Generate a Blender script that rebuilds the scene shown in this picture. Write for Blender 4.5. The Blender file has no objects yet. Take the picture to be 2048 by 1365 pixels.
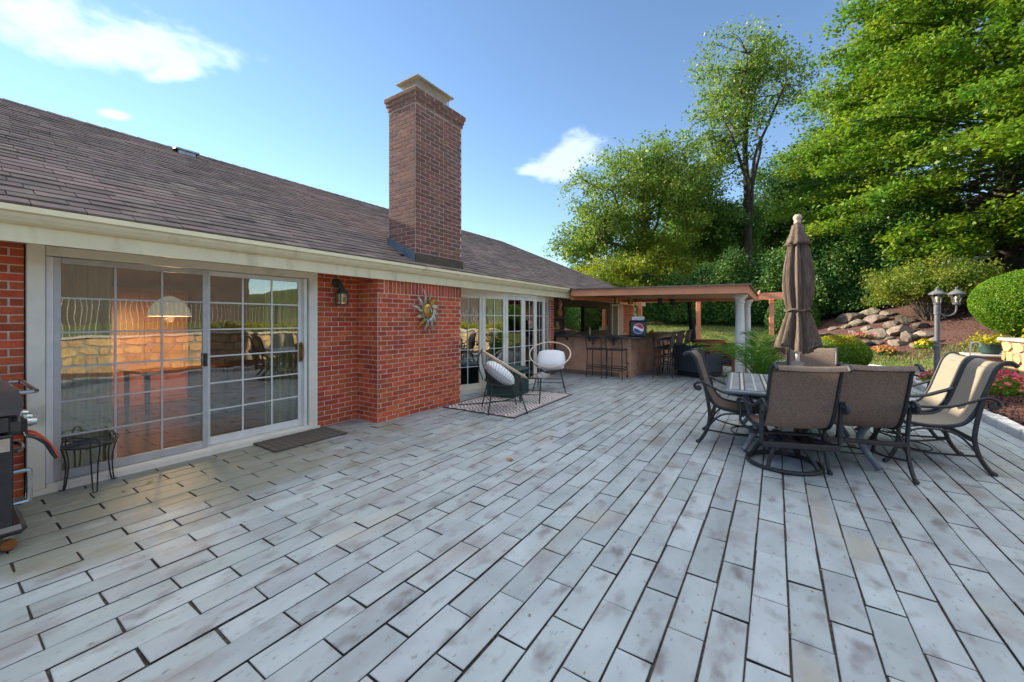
import bpy, math, random
import numpy as np
from mathutils import Vector, Matrix
PI = math.pi
random.seed(7); RNG = np.random.default_rng(11)
S = bpy.context.scene; C = S.collection

# ------------------------------------------------------------------ camera
FPX, HZ, CAMH = 787.0, 640.0, 1.45            # focal length in pixels (2048 wide), horizon row, eye height
AZ = math.atan(528 / FPX); CA, SA = math.cos(AZ), math.sin(AZ)
cam = bpy.data.cameras.new('camera'); cam_o = bpy.data.objects.new('camera', cam); C.objects.link(cam_o)
cam.sensor_width = 36; cam.lens = FPX / 2048 * 36; cam.shift_y = -(682.5 - HZ) / 2048
cam.clip_start = .05; cam.clip_end = 3000
cam_o.location = (0, 0, CAMH); cam_o.rotation_euler = (PI / 2, 0, AZ - PI / 2); S.camera = cam_o

# ------------------------------------------------------------------ sky and sun
SUN_AZ, SUN_EL = math.radians(94), math.radians(21)
W = bpy.data.worlds.new('World'); S.world = W; W.use_nodes = True
wn, wl = W.node_tree.nodes, W.node_tree.links
bg = wn['Background']; bg.inputs[1].default_value = .10
sky = wn.new('ShaderNodeTexSky'); sky.sky_type = 'NISHITA'; sky.sun_disc = False
sky.sun_elevation = SUN_EL; sky.sun_rotation = PI / 2 - SUN_AZ
sky.dust_density = .0; sky.ozone_density = 3.6; sky.air_density = 1.0
def _vm(op, a, b):
    n = wn.new('ShaderNodeVectorMath'); n.operation = op
    for i, v in enumerate((a, b)):
        if isinstance(v, (tuple, Vector)): n.inputs[i].default_value = v
        else: wl.new(v, n.inputs[i])
    return n.outputs['Value'] if op == 'DOT_PRODUCT' else n.outputs[0]
def _m(op, a, b=0.0, c=None):
    n = wn.new('ShaderNodeMath'); n.operation = op
    for i, v in enumerate((a, b, c)):
        if v is None: continue
        if isinstance(v, (int, float)): n.inputs[i].default_value = v
        else: wl.new(v, n.inputs[i])
    return n.outputs[0]
tc = wn.new('ShaderNodeTexCoord'); D = tc.outputs['Generated']
nz = wn.new('ShaderNodeTexNoise'); nz.inputs['Scale'].default_value = 9; nz.inputs['Detail'].default_value = 8; nz.inputs['Roughness'].default_value = .56
stretch = _vm('MULTIPLY', D, (1, 1, 2.0)); wl.new(stretch, nz.inputs['Vector'])
def clouds():
    # cumulus puffs as (azimuth deg, elevation deg, half width, half height, tilt)
    spots = [(77.6, 27.0, .165, .055, .28), (84.5, 26.5, .10, .048, .1), (74.4, 25.6, .055, .018, .5), (79.4, 20.1, .028, .010, .2), (26.6, 22.0, .125, .050, .40), (30.5, 20.8, .08, .026, .15),
             (128, 24, .2, .06, .2), (150, 34, .3, .1, .2), (178, 22, .25, .06, 0), (205, 32, .3, .1, -.1), (232, 20, .22, .06, .1), (258, 33, .3, .1, .2), (285, 22, .2, .06, 0), (305, 32, .28, .1, 0)]  # these puffs lie out of view, added for more fill from the sky
    tot = None
    for az, el, ra, rb, tilt in spots:
        a, e = math.radians(az), math.radians(el)
        c = Vector((math.cos(a) * math.cos(e), math.sin(a) * math.cos(e), math.sin(e)))
        t1 = Vector((math.sin(a), -math.cos(a), 0)); t2 = t1.cross(c)
        if t2.z < 0: t2 = -t2
        u = t1 * math.cos(tilt) + t2 * math.sin(tilt); v = t2 * math.cos(tilt) - t1 * math.sin(tilt)
        p = _m('DIVIDE', _vm('DOT_PRODUCT', D, u), ra); q = _m('DIVIDE', _vm('DOT_PRODUCT', D, v), rb)
        r = _m('SQRT', _m('ADD', _m('MULTIPLY', p, p), _m('MULTIPLY', q, q)))
        f = _m('ADD', _m('SUBTRACT', 1.0, r), _m('MULTIPLY', _m('SUBTRACT', nz.outputs['Fac'], .52), 2.6))
        f = _m('MULTIPLY', f, _m('GREATER_THAN', _vm('DOT_PRODUCT', D, c), .6))
        tot = f if tot is None else _m('MAXIMUM', tot, f)
    mr = wn.new('ShaderNodeMapRange'); mr.interpolation_type = 'SMOOTHSTEP'
    mr.inputs['From Min'].default_value = 0.02; mr.inputs['From Max'].default_value = .75; wl.new(tot, mr.inputs['Value'])
    # bright broken cloud added overhead, out of view, as fill for the shaded patio
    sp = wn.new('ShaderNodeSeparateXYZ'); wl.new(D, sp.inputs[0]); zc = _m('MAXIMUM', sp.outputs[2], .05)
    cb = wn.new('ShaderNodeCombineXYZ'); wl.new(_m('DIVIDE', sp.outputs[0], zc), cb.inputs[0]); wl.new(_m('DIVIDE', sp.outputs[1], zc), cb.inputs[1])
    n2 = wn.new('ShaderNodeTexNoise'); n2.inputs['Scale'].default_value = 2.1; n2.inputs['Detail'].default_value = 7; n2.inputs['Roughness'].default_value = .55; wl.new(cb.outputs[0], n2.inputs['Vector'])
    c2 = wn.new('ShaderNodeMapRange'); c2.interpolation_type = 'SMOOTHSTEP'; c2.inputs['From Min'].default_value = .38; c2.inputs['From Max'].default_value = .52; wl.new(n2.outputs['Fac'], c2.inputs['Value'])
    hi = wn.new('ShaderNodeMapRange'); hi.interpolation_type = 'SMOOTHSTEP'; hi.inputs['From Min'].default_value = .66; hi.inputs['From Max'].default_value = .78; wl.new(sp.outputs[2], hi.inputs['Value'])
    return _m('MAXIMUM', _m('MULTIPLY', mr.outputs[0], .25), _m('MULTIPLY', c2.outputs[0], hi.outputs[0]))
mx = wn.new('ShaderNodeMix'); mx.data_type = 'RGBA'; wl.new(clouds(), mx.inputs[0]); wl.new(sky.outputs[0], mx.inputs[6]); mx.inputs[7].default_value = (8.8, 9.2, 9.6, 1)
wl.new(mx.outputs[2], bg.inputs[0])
sl = bpy.data.lights.new('sun', 'SUN'); sl.energy = 4.6; sl.angle = math.radians(.6); sl.color = (1, .88, .70)
so = bpy.data.objects.new('sun', sl); C.objects.link(so); so.location = (-5, 20, 15)
sv = Vector((math.cos(SUN_AZ) * math.cos(SUN_EL), math.sin(SUN_AZ) * math.cos(SUN_EL), math.sin(SUN_EL)))
so.rotation_euler = (-sv).to_track_quat('-Z', 'Y').to_euler()
S.render.engine = 'CYCLES'; S.cycles.use_denoising = True; S.cycles.max_bounces = 8; S.cycles.transparent_max_bounces = 16
S.cycles.sample_clamp_indirect = 6; S.cycles.caustics_reflective = False; S.cycles.caustics_refractive = False
vs = S.view_settings; vs.view_transform = 'Standard'; vs.look = 'None'; vs.gamma = 1; vs.exposure = 1.48
vs.use_white_balance = True; vs.white_balance_temperature = 6900; vs.white_balance_tint = 10

# ------------------------------------------------------------------ materials
MATS = {}
def mat(name, c1, c2=None, scale=8, rough=.6, rnd=0.0, hue=0.0, bump=0.0, bscale=40, metal=0.0, trans=0.0, stretch=None, coord='pos', detail=4, spec=.5, spots=None, sheen=0.0, contrast=(.35, .65), coat=0.0):
    m = bpy.data.materials.new(name); m.use_nodes = True; n, l = m.node_tree.nodes, m.node_tree.links
    b = n['Principled BSDF']; b.inputs['Roughness'].default_value = rough; b.inputs['Metallic'].default_value = metal
    b.inputs['Specular IOR Level'].default_value = spec
    if coat: b.inputs['Coat Weight'].default_value = coat
    if coord == 'pos': cv = n.new('ShaderNodeNewGeometry').outputs['Position']
    else: cv = n.new('ShaderNodeTexCoord').outputs['Object']
    if stretch:
        mp = n.new('ShaderNodeMapping'); mp.inputs['Scale'].default_value = stretch; l.new(cv, mp.inputs[0]); cv = mp.outputs[0]
    def noise(sc, det=detail):
        t = n.new('ShaderNodeTexNoise'); t.inputs['Scale'].default_value = sc; t.inputs['Detail'].default_value = det; l.new(cv, t.inputs['Vector']); return t.outputs['Fac']
    def rng(v, a, z, lo=0., hi=1.):
        r = n.new('ShaderNodeMapRange'); r.inputs[1].default_value = a; r.inputs[2].default_value = z; r.inputs[3].default_value = lo; r.inputs[4].default_value = hi; l.new(v, r.inputs[0]); return r.outputs[0]
    def mix(f, a, bb):
        x = n.new('ShaderNodeMix'); x.data_type = 'RGBA'
        for k, v in ((0, f), (6, a), (7, bb)):
            if isinstance(v, tuple): x.inputs[k].default_value = (*v, 1)
            elif isinstance(v, float): x.inputs[k].default_value = v
            else: l.new(v, x.inputs[k])
        return x.outputs[2]
    col = None
    if c2: col = mix(rng(noise(scale), *contrast), c1, c2)
    if spots:
        for sc, a, z, cc in spots: col = mix(rng(noise(sc, 6), a, z), col if col is not None else c1, cc)
    if rnd or hue:
        if col is None:
            q = n.new('ShaderNodeRGB'); q.outputs[0].default_value = (*c1, 1); col = q.outputs[0]
        oi = n.new('ShaderNodeObjectInfo').outputs['Random']; at = n.new('ShaderNodeAttribute'); at.attribute_name = 'rnd'
        ad = n.new('ShaderNodeMath'); ad.operation = 'ADD'; l.new(oi, ad.inputs[0]); l.new(at.outputs['Fac'], ad.inputs[1])
        fr = n.new('ShaderNodeMath'); fr.operation = 'FRACT'; l.new(ad.outputs[0], fr.inputs[0])
        wnz = n.new('ShaderNodeTexWhiteNoise'); wnz.noise_dimensions = '1D'; l.new(fr.outputs[0], wnz.inputs['W'])
        h = n.new('ShaderNodeHueSaturation'); l.new(col, h.inputs['Color'])
        l.new(rng(fr.outputs[0], 0, 1, 1 - rnd, 1 + rnd), h.inputs['Value'])
        if hue: l.new(rng(wnz.outputs[0], 0, 1, .5 - hue, .5 + hue), h.inputs['Hue'])
        col = h.outputs[0]
    if col is None: b.inputs['Base Color'].default_value = (*c1, 1)
    else: l.new(col, b.inputs['Base Color'])
    if bump:
        bp = n.new('ShaderNodeBump'); bp.inputs['Strength'].default_value = min(1, bump * 40); bp.inputs['Distance'].default_value = bump; l.new(noise(bscale, 6), bp.inputs['Height']); l.new(bp.outputs[0], b.inputs['Normal'])
    if trans:
        tr = n.new('ShaderNodeBsdfTranslucent'); sh = n.new('ShaderNodeMixShader'); sh.inputs[0].default_value = trans
        if col is None: tr.inputs[0].default_value = (*c1, 1)
        else: l.new(col, tr.inputs[0])
        l.new(b.outputs[0], sh.inputs[1]); l.new(tr.outputs[0], sh.inputs[2]); l.new(sh.outputs[0], n['Material Output'].inputs[0])
    MATS[name] = m; return m
def glass(name, tint=(.86, .93, .9), refl=.12, wave=.0012, wsc=3.0):
    m = bpy.data.materials.new(name); m.use_nodes = True; n, l = m.node_tree.nodes, m.node_tree.links
    n.remove(n['Principled BSDF'])
    t = n.new('ShaderNodeBsdfTransparent'); t.inputs[0].default_value = (*tint, 1)
    g = n.new('ShaderNodeBsdfGlossy'); g.inputs['Roughness'].default_value = .004
    f = n.new('ShaderNodeFresnel'); f.inputs['IOR'].default_value = 1.52
    a = n.new('ShaderNodeMath'); a.operation = 'MULTIPLY_ADD'; a.inputs[1].default_value = 1.5; a.inputs[2].default_value = refl; a.use_clamp = True; l.new(f.outputs[0], a.inputs[0])
    s = n.new('ShaderNodeMixShader'); l.new(a.outputs[0], s.inputs[0]); l.new(t.outputs[0], s.inputs[1]); l.new(g.outputs[0], s.inputs[2]); l.new(s.outputs[0], n['Material Output'].inputs[0])
    if wave:
        z = n.new('ShaderNodeTexNoise'); z.inputs['Scale'].default_value = wsc; z.inputs['Detail'].default_value = 1; l.new(n.new('ShaderNodeNewGeometry').outputs['Position'], z.inputs['Vector'])
        b = n.new('ShaderNodeBump'); b.inputs['Strength'].default_value = 1; b.inputs['Distance'].default_value = wave; l.new(z.outputs['Fac'], b.inputs['Height'])
        for x in (g,): l.new(b.outputs[0], x.inputs['Normal'])
    MATS[name] = m; return m
def emit(name, col, st):
    m = bpy.data.materials.new(name); m.use_nodes = True; b = m.node_tree.nodes['Principled BSDF']
    b.inputs['Base Color'].default_value = (*col, 1); b.inputs['Emission Color'].default_value = (*col, 1); b.inputs['Emission Strength'].default_value = st; MATS[name] = m; return m

mat('bluestone', (.365, .41, .428), (.275, .31, .328), scale=4.2, stretch=(.75, 1.2, 1), rough=.46, rnd=.135, hue=.02, bump=.0026, bscale=22, spots=[(6.5, .55, .72, (.175, .165, .17)), (2.3, .55, .70, (.25, .235, .235)), (28, .62, .74, (.18, .175, .175)), (60, .69, .76, (.16, .15, .15)), (1.1, .60, .74, (.36, .345, .29))], contrast=(.3, .7), spec=.45)
def moss_stain():
    # olive damp stain with a ragged edge on the paving by the sliding door
    m = MATS['bluestone']; n, l = m.node_tree.nodes, m.node_tree.links; b = n['Principled BSDF']; src = b.inputs['Base Color'].links[0].from_socket
    g = n.new('ShaderNodeNewGeometry'); t = n.new('ShaderNodeTexNoise'); t.inputs['Scale'].default_value = 1.6; t.inputs['Detail'].default_value = 6; l.new(g.outputs['Position'], t.inputs['Vector'])
    d = n.new('ShaderNodeVectorMath'); d.operation = 'DISTANCE'; d.inputs[1].default_value = (1.1, 4.55, 0); sc = n.new('ShaderNodeVectorMath'); sc.operation = 'MULTIPLY'; sc.inputs[1].default_value = (.42, 1, 1); l.new(g.outputs['Position'], sc.inputs[0]); d.inputs[1].default_value = (.46, 4.5, 0); l.new(sc.outputs[0], d.inputs[0])
    a = n.new('ShaderNodeMath'); a.operation = 'MULTIPLY_ADD'; a.inputs[1].default_value = -2.4; l.new(t.outputs['Fac'], a.inputs[0]); l.new(d.outputs['Value'], a.inputs[2])
    r = n.new('ShaderNodeMapRange'); r.inputs[1].default_value = -.05; r.inputs[2].default_value = -.55; r.inputs[3].default_value = 0; r.inputs[4].default_value = .75; l.new(a.outputs[0], r.inputs[0])
    x = n.new('ShaderNodeMix'); x.data_type = 'RGBA'; l.new(r.outputs[0], x.inputs[0]); l.new(src, x.inputs[6]); x.inputs[7].default_value = (.21, .205, .145, 1); l.new(x.outputs[2], b.inputs['Base Color'])
moss_stain()
mat('joint', (.02, .017, .015), (.075, .062, .053), scale=45, rough=.95, bump=.004, bscale=120)
mat('brick', (.56, .108, .038), (.44, .080, .030), scale=14, rough=.82, rnd=.26, hue=.008, bump=.002, bscale=110, spots=[(1.6, .54, .74, (.31, .052, .03)), (70, .66, .78, (.17, .045, .03))])
mat('chimney_brick', (.235, .092, .070), (.165, .080, .066), scale=6, rough=.85, rnd=.22, hue=.012, bump=.002, bscale=110, spots=[(2.2, .55, .72, (.15, .105, .09))])
mat('mortar', (.68, .52, .43), (.54, .38, .31), scale=20, rough=.95, bump=.003, bscale=90)
mat('mortar_grey', (.56, .43, .37), (.40, .31, .27), scale=14, rough=.95, bump=.003, bscale=90)
mat('shingle', (.185, .137, .118), (.115, .088, .080), scale=5, rough=.88, rnd=.26, hue=.02, bump=.002, bscale=260, spots=[(.8, .5, .72, (.20, .14, .125))], spec=.4)
mat('cream_paint', (.86, .76, .50), (.80, .69, .45), scale=2.2, rough=.42, spots=[(2.5, .58, .8, (.56, .47, .28))], stretch=(3, 3, .6))
mat('white_trim', (.82, .77, .67), (.75, .70, .60), scale=6, rough=.42, spots=[(3, .62, .8, (.50, .46, .38))])
mat('white_vinyl', (.76, .76, .74), (.68, .68, .66), scale=9, rough=.35)
mat('screen_frame', (.52, .51, .50), (.45, .44, .43), scale=9, rough=.45)
mat('steel_flash', (.16, .21, .27), (.11, .15, .2), scale=8, rough=.42, metal=.5, spots=[(4, .6, .75, (.09, .1, .11))])
mat('rust_flash', (.115, .085, .06), (.075, .062, .05), scale=9, rough=.6, metal=.3, spots=[(12, .6, .75, (.17, .075, .04))])
mat('cap_metal', (.52, .47, .39), (.42, .37, .30), scale=25, rough=.45, metal=.35, spots=[(30, .62, .74, (.36, .22, .11))])
mat('galvanised', (.36, .38, .38), (.25, .27, .27), scale=15, rough=.4, metal=.7)
mat('black_metal', (.016, .018, .021), (.024, .027, .031), scale=30, rough=.42, spec=.5)
mat('bronze_frame', (.014, .018, .024), (.026, .029, .033), scale=22, rough=.42, spec=.45)
mat('sling', (.065, .043, .033), (.30, .22, .175), scale=260, coord='obj', contrast=(.42, .58), rough=.75, trans=.22)
mat('sling_tan', (.29, .25, .195), (.24, .205, .16), scale=60, rough=.75, trans=.15)
mat('brass', (.35, .22, .08), (.2, .12, .05), scale=30, rough=.35, metal=.9)
mat('terracotta_paint', (.80, .33, .18), (.72, .28, .15), scale=2, rough=.55, spots=[(9, .62, .8, (.38, .15, .09))])
mat('ceiling_wood', (.56, .22, .10), (.48, .18, .08), scale=3, rough=.5, stretch=(1, 12, 1))
mat('stucco', (.68, .37, .245), (.60, .31, .2), scale=2.2, rough=.85, bump=.003, bscale=70, spots=[(1.6, .56, .74, (.22, .15, .11)), (5, .6, .74, (.30, .12, .08))])
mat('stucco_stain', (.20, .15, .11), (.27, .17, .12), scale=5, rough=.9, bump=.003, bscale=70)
mat('counter_top', (.05, .06, .068), (.075, .08, .085), scale=20, rough=.3)
mat('dark_panel', (.062, .055, .052), (.085, .072, .066), scale=5, rough=.6)
mat('shelf_wood', (.16, .13, .115), (.12, .1, .09), scale=8, rough=.55)
mat('tv_glass', (.006, .010, .013), rough=.06, spec=.8)
mat('column', (.70, .68, .66), (.62, .60, .57), scale=4, rough=.55, bump=.001, bscale=60)
mat('rattan_dark', (.030, .040, .050), (.05, .06, .07), scale=90, rough=.6, bump=.003, bscale=120, stretch=(1, 1, 3))
mat('rattan_green', (.012, .045, .042), (.022, .06, .056), scale=90, rough=.5, bump=.003, bscale=120, stretch=(1, 1, 3))
mat('wood_orange', (.36, .15, .065), (.27, .10, .04), scale=6, rough=.5, stretch=(1, 1, 6))
mat('terracotta', (.46, .145, .05), (.38, .11, .04), scale=7, rough=.7)
mat('pumpkin', (.62, .20, .025), (.5, .14, .02), scale=9, rough=.5)
mat('gourd_yellow', (.62, .38, .03), rough=.5)
mat('rim_cream', (.70, .54, .38), (.6, .44, .3), scale=40, rough=.5)
mat('cord_black', (.02, .022, .025), rough=.6)
mat('pillow', (.74, .75, .78), (.66, .67, .70), scale=40, rough=.95, bump=.004, bscale=60)
mat('umbrella_cloth', (.07, .048, .037), (.16, .12, .095), scale=16, stretch=(6, 6, .4), rough=.85, trans=.12, bump=.001, bscale=300)
mat('umbrella_dark', (.014, .022, .024), (.02, .03, .032), scale=5, rough=.85)
mat('finial', (.46, .34, .26), rough=.5)
mat('table_edge', (.10, .135, .17), (.14, .18, .22), scale=12, rough=.35)
mat('tile_grey', (.20, .22, .25), (.28, .29, .31), scale=30, rough=.35, rnd=.15)
mat('tile_cream', (.56, .52, .46), (.48, .44, .39), scale=30, rough=.35, rnd=.1)
mat('tile_dark', (.05, .055, .062), (.075, .08, .085), scale=30, rough=.35)
mat('lamp_post', (.085, .09, .105), (.12, .125, .14), scale=18, rough=.42)
mat('granite', (.46, .47, .48), (.34, .35, .37), scale=30, rough=.8, bump=.012, bscale=14, rnd=.12, coord='obj')
mat('rock', (.20, .16, .125), (.11, .093, .078), scale=6, rough=.9, bump=.035, bscale=11, rnd=.5, hue=.02)
mat('wall_stone', (.52, .34, .17), (.36, .23, .12), scale=3, rough=.85, bump=.015, bscale=12, rnd=.22, hue=.02)
mat('wall_mortar', (.30, .27, .23), (.22, .2, .17), scale=12, rough=.95, bump=.01, bscale=30)
mat('cap_stone', (.46, .43, .38), (.38, .35, .31), scale=5, rough=.7, bump=.004, bscale=30)
mat('mulch', (.14, .062, .05), (.075, .036, .032), scale=22, rough=.95, bump=.03, bscale=35, rnd=.3, hue=.01)
mat('soil_grass', (.09, .14, .03), (.17, .145, .055), scale=.9, rough=.95, bump=.02, bscale=30, spots=[(3, .6, .75, (.2, .13, .075))])
mat('grass', (.12, .22, .03), (.2, .22, .05), scale=1.2, rough=.7, rnd=.35, hue=.015, trans=.3)
mat('bark', (.085, .068, .058), (.045, .037, .032), scale=8, rough=.95, bump=.02, bscale=18, stretch=(1, 1, .25))
mat('bark_pale', (.14, .115, .095), (.08, .068, .058), scale=8, rough=.95, bump=.02, bscale=18, stretch=(1, 1, .25))
LEAF = dict(rough=.45, trans=.48, coord='pos', spec=.35)
mat('leaf_maple', (.075, .21, .022), (.23, .335, .025), scale=.55, rnd=.38, hue=.025, **LEAF)
mat('leaf_yellow', (.27, .31, .02), (.15, .22, .02), scale=.5, rnd=.35, hue=.03, **LEAF)
mat('leaf_olive', (.11, .215, .035), (.20, .285, .04), scale=.5, rnd=.35, hue=.03, **LEAF)
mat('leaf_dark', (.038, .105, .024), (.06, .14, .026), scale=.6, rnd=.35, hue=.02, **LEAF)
mat('leaf_hedge', (.055, .16, .034), (.11, .215, .036), scale=.8, rnd=.4, hue=.02, **LEAF)
mat('leaf_lime', (.15, .28, .016), (.10, .22, .016), scale=2.2, rnd=.3, hue=.02, **LEAF)
mat('leaf_shrub', (.11, .19, .02), (.21, .25, .03), scale=1.4, rnd=.4, hue=.03, **LEAF)
mat('leaf_gold', (.40, .36, .015), (.30, .30, .015), scale=3, rnd=.25, hue=.012, **LEAF)
mat('leaf_palm', (.05, .17, .02), (.11, .23, .022), scale=4, rnd=.35, hue=.02, **LEAF)
mat('petal_pink', (.62, .055, .11), (.72, .16, .2), scale=9, rough=.6, rnd=.2, hue=.02, trans=.3)
mat('petal_orange', (.62, .17, .04), (.6, .32, .1), scale=9, rough=.6, rnd=.2, hue=.03, trans=.3)
mat('petal_yellow', (.72, .55, .03), (.6, .42, .03), scale=9, rough=.6, rnd=.2, hue=.015, trans=.3)
mat('dead_leaf', (.42, .20, .045), (.30, .12, .03), scale=25, rough=.7)
mat('yellow_leaf', (.55, .36, .03), (.45, .26, .03), scale=25, rough=.7)
mat('rug_a', (.26, .215, .215), (.22, .18, .18), scale=120, rough=.95)
mat('rug_b', (.72, .66, .64), (.62, .57, .55), scale=120, rough=.95)
mat('rug_edge', (.03, .03, .034), rough=.9)
mat('doormat', (.10, .085, .07), (.065, .055, .048), scale=60, rough=.95, bump=.004, bscale=100)
mat('doormat_rib', (.17, .145, .12), (.12, .1, .085), scale=60, rough=.95)
mat('grill_black', (.016, .018, .022), (.026, .029, .034), scale=6, rough=.3, coat=.3)
mat('grill_lid', (.025, .035, .048), (.035, .046, .06), scale=5, rough=.25, coat=.5)
mat('steel', (.52, .52, .5), (.42, .42, .4), scale=20, rough=.22, metal=1)
mat('red_plastic', (.52, .06, .03), rough=.45)
mat('caster_amber', (.30, .11, .03), rough=.3)
mat('curtain', (.42, .48, .36), (.33, .38, .28), scale=3, rough=.9, trans=.25, stretch=(6, 6, .6))
mat('wood_floor', (.11, .045, .022), (.075, .03, .016), scale=4, rough=.2, stretch=(.6, 9, 1))
mat('int_wall', (.10, .075, .055), (.085, .06, .045), scale=2, rough=.8)
mat('int_wood', (.50, .15, .035), (.40, .11, .025), scale=3, rough=.4, stretch=(5, 5, .6))
mat('white_plain', (.74, .74, .72), rough=.5)
mat('sun_silver', (.50, .48, .42), (.38, .34, .26), scale=12, rough=.35, metal=.8)
mat('sun_gold', (.52, .31, .08), (.42, .23, .06), scale=10, rough=.35, metal=.8)
mat('verdigris', (.045, .062, .060), (.07, .085, .08), scale=25, rough=.55, metal=.4)
mat('navy_plastic', (.012, .018, .04), rough=.3)
mat('logo_red', (.6, .02, .03), rough=.4); mat('logo_white', (.8, .8, .8), rough=.4); mat('logo_blue', (.02, .06, .35), rough=.4)
mat('photo_print', (.45, .36, .16), (.2, .16, .09), scale=60, rough=.5)
mat('roof_edge', (.16, .135, .125), (.11, .095, .09), scale=14, rough=.85)
mat('path_stone', (.42, .30, .25), (.34, .25, .21), scale=4, rough=.8)
mat('siding', (.06, .04, .035), (.045, .03, .027), scale=2, rough=.7)
glass('window_glass', refl=.10)
glass('bay_glass', refl=.22, wave=.002)
glass('mirror_glass', tint=(.1, .12, .11), refl=.75, wave=.0)
glass('lamp_glass', tint=(.95, .93, .86), refl=.05, wave=0)
glass('table_glass', tint=(.8, .88, .86), refl=.1, wave=0)
emit('warm_bulb', (1, .62, .28), 3.5); emit('shade_glow', (1, .9, .74), .1)

# ------------------------------------------------------------------ mesh helpers
class MB:
    def __init__(s): s.v = []; s.f = []; s.r = []; s.cur = 0.0
    def _add(s, vs, fs):
        o = len(s.v); s.v += [tuple(x) for x in vs]; s.f += [tuple(i + o for i in f) for f in fs]; s.r += [s.cur] * len(vs); return s
    def box(s, c, d, rz=0, M=None, ch=0):
        hx, hy, hz = d[0] / 2, d[1] / 2, d[2] / 2
        if ch:
            h = (hx, hy, hz); vs = []; idx = {}
            for sx in (-1, 1):
                for sy in (-1, 1):
                    for sz in (-1, 1):
                        for k in range(3):
                            p = [sx * (hx - (k != 0) * ch), sy * (hy - (k != 1) * ch), sz * (hz - (k != 2) * ch)]; idx[(sx, sy, sz, k)] = len(vs); vs.append(p)
            fs = []
            for k in range(3):
                a, b = [(1, 2), (2, 0), (0, 1)][k]
                for sg in (-1, 1):
                    q = []
                    for (p, r) in ((-1, -1), (1, -1), (1, 1), (-1, 1)):
                        t = [0, 0, 0]; t[k] = sg; t[a] = p; t[b] = r; q.append(idx[(*t, k)])
                    fs.append(q if sg > 0 else q[::-1])
                for p in (-1, 1):
                    for r in (-1, 1):
                        t0 = [0, 0, 0]; t0[k] = -1; t0[a] = p; t0[b] = r; t1 = list(t0); t1[k] = 1
                        q = [idx[(*t0, a)], idx[(*t1, a)], idx[(*t1, b)], idx[(*t0, b)]]; fs.append(q if p * r < 0 else q[::-1])
            for sx in (-1, 1):
                for sy in (-1, 1):
                    for sz in (-1, 1):
                        q = [idx[(sx, sy, sz, 0)], idx[(sx, sy, sz, 1)], idx[(sx, sy, sz, 2)]]; fs.append(q if sx * sy * sz > 0 else q[::-1])
        else:
            vs = [(x, y, z) for x in (-hx, hx) for y in (-hy, hy) for z in (-hz, hz)]
            fs = [(0, 1, 3, 2), (4, 6, 7, 5), (0, 4, 5, 1), (2, 3, 7, 6), (0, 2, 6, 4), (1, 5, 7, 3)]
        cr, sr = math.cos(rz), math.sin(rz); out = []
        for x, y, z in vs:
            p = Vector((x * cr - y * sr, x * sr + y * cr, z))
            if M is not None: p = M @ Vector((x, y, z))
            out.append((p.x + c[0], p.y + c[1], p.z + c[2]))
        return s._add(out, fs)
    def bb(s, x0, x1, y0, y1, z0, z1, ch=0): return s.box(((x0 + x1) / 2, (y0 + y1) / 2, (z0 + z1) / 2), (abs(x1 - x0), abs(y1 - y0), abs(z1 - z0)), ch=ch)
    def prism(s, prof, a, b, axis='x'):
        """closed profile swept from a to b along an axis; profile coordinates are the other two axes in order"""
        n = len(prof); mk = {'x': lambda t, p: (t, p[0], p[1]), 'y': lambda t, p: (p[0], t, p[1]), 'z': lambda t, p: (p[0], p[1], t)}[axis]
        vs = [mk(a, p) for p in prof] + [mk(b, p) for p in prof]
        fs = [(i, (i + 1) % n, (i + 1) % n + n, i + n) for i in range(n)] + [tuple(range(n))[::-1], tuple(range(n, 2 * n))]
        return s._add(vs, fs)
    def tube(s, pts, r, n=8, closed=False, smooth=0, flat=1.0):
        P = [Vector(p) for p in pts]
        if smooth: P = crom(P, smooth, closed)
        m = len(P); R = r if callable(r) else (lambda t: r); vs = []; fs = []; up = None
        for i, p in enumerate(P):
            t = ((P[(i + 1) % m] - P[i - 1]) if closed else (P[min(i + 1, m - 1)] - P[max(i - 1, 0)])).normalized()
            if up is None:
                up = Vector((0, 0, 1)) if abs(t.z) < .9 else Vector((1, 0, 0))
            a = (up - t * up.dot(t)); a = a.normalized() if a.length > 1e-5 else t.orthogonal().normalized(); up = a; b = t.cross(a)
            rr = R(i / max(1, m - 1))
            for k in range(n):
                th = 2 * PI * k / n; vs.append(p + (a * math.cos(th) * flat + b * math.sin(th)) * rr)
        for i in range(m if closed else m - 1):
            j = (i + 1) % m
            for k in range(n): fs.append((i * n + k, i * n + (k + 1) % n, j * n + (k + 1) % n, j * n + k))
        if not closed: fs += [tuple(range(n))[::-1], tuple(range((m - 1) * n, m * n))]
        return s._add(vs, fs)
    def lathe(s, prof, c=(0, 0, 0), n=24, rad=None):
        vs = []; fs = []; m = len(prof)
        for i, (r, z) in enumerate(prof):
            for k in range(n):
                th = 2 * PI * k / n; rr = r * (rad(th, z) if rad else 1); vs.append((c[0] + rr * math.cos(th), c[1] + rr * math.sin(th), c[2] + z))
        for i in range(m - 1):
            for k in range(n): fs.append((i * n + k, i * n + (k + 1) % n, (i + 1) * n + (k + 1) % n, (i + 1) * n + k))
        if prof[0][0] > 1e-4: fs.append(tuple(range(n))[::-1])
        if prof[-1][0] > 1e-4: fs.append(tuple(range((m - 1) * n, m * n)))
        return s._add(vs, fs)
    def grid(s, fn, nu, nv, thick=0):
        vs = [fn(i / nu, j / nv) for i in range(nu + 1) for j in range(nv + 1)]; w = nv + 1
        return s._add(vs, [(i * w + j, (i + 1) * w + j, (i + 1) * w + j + 1, i * w + j + 1) for i in range(nu) for j in range(nv)])
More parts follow.
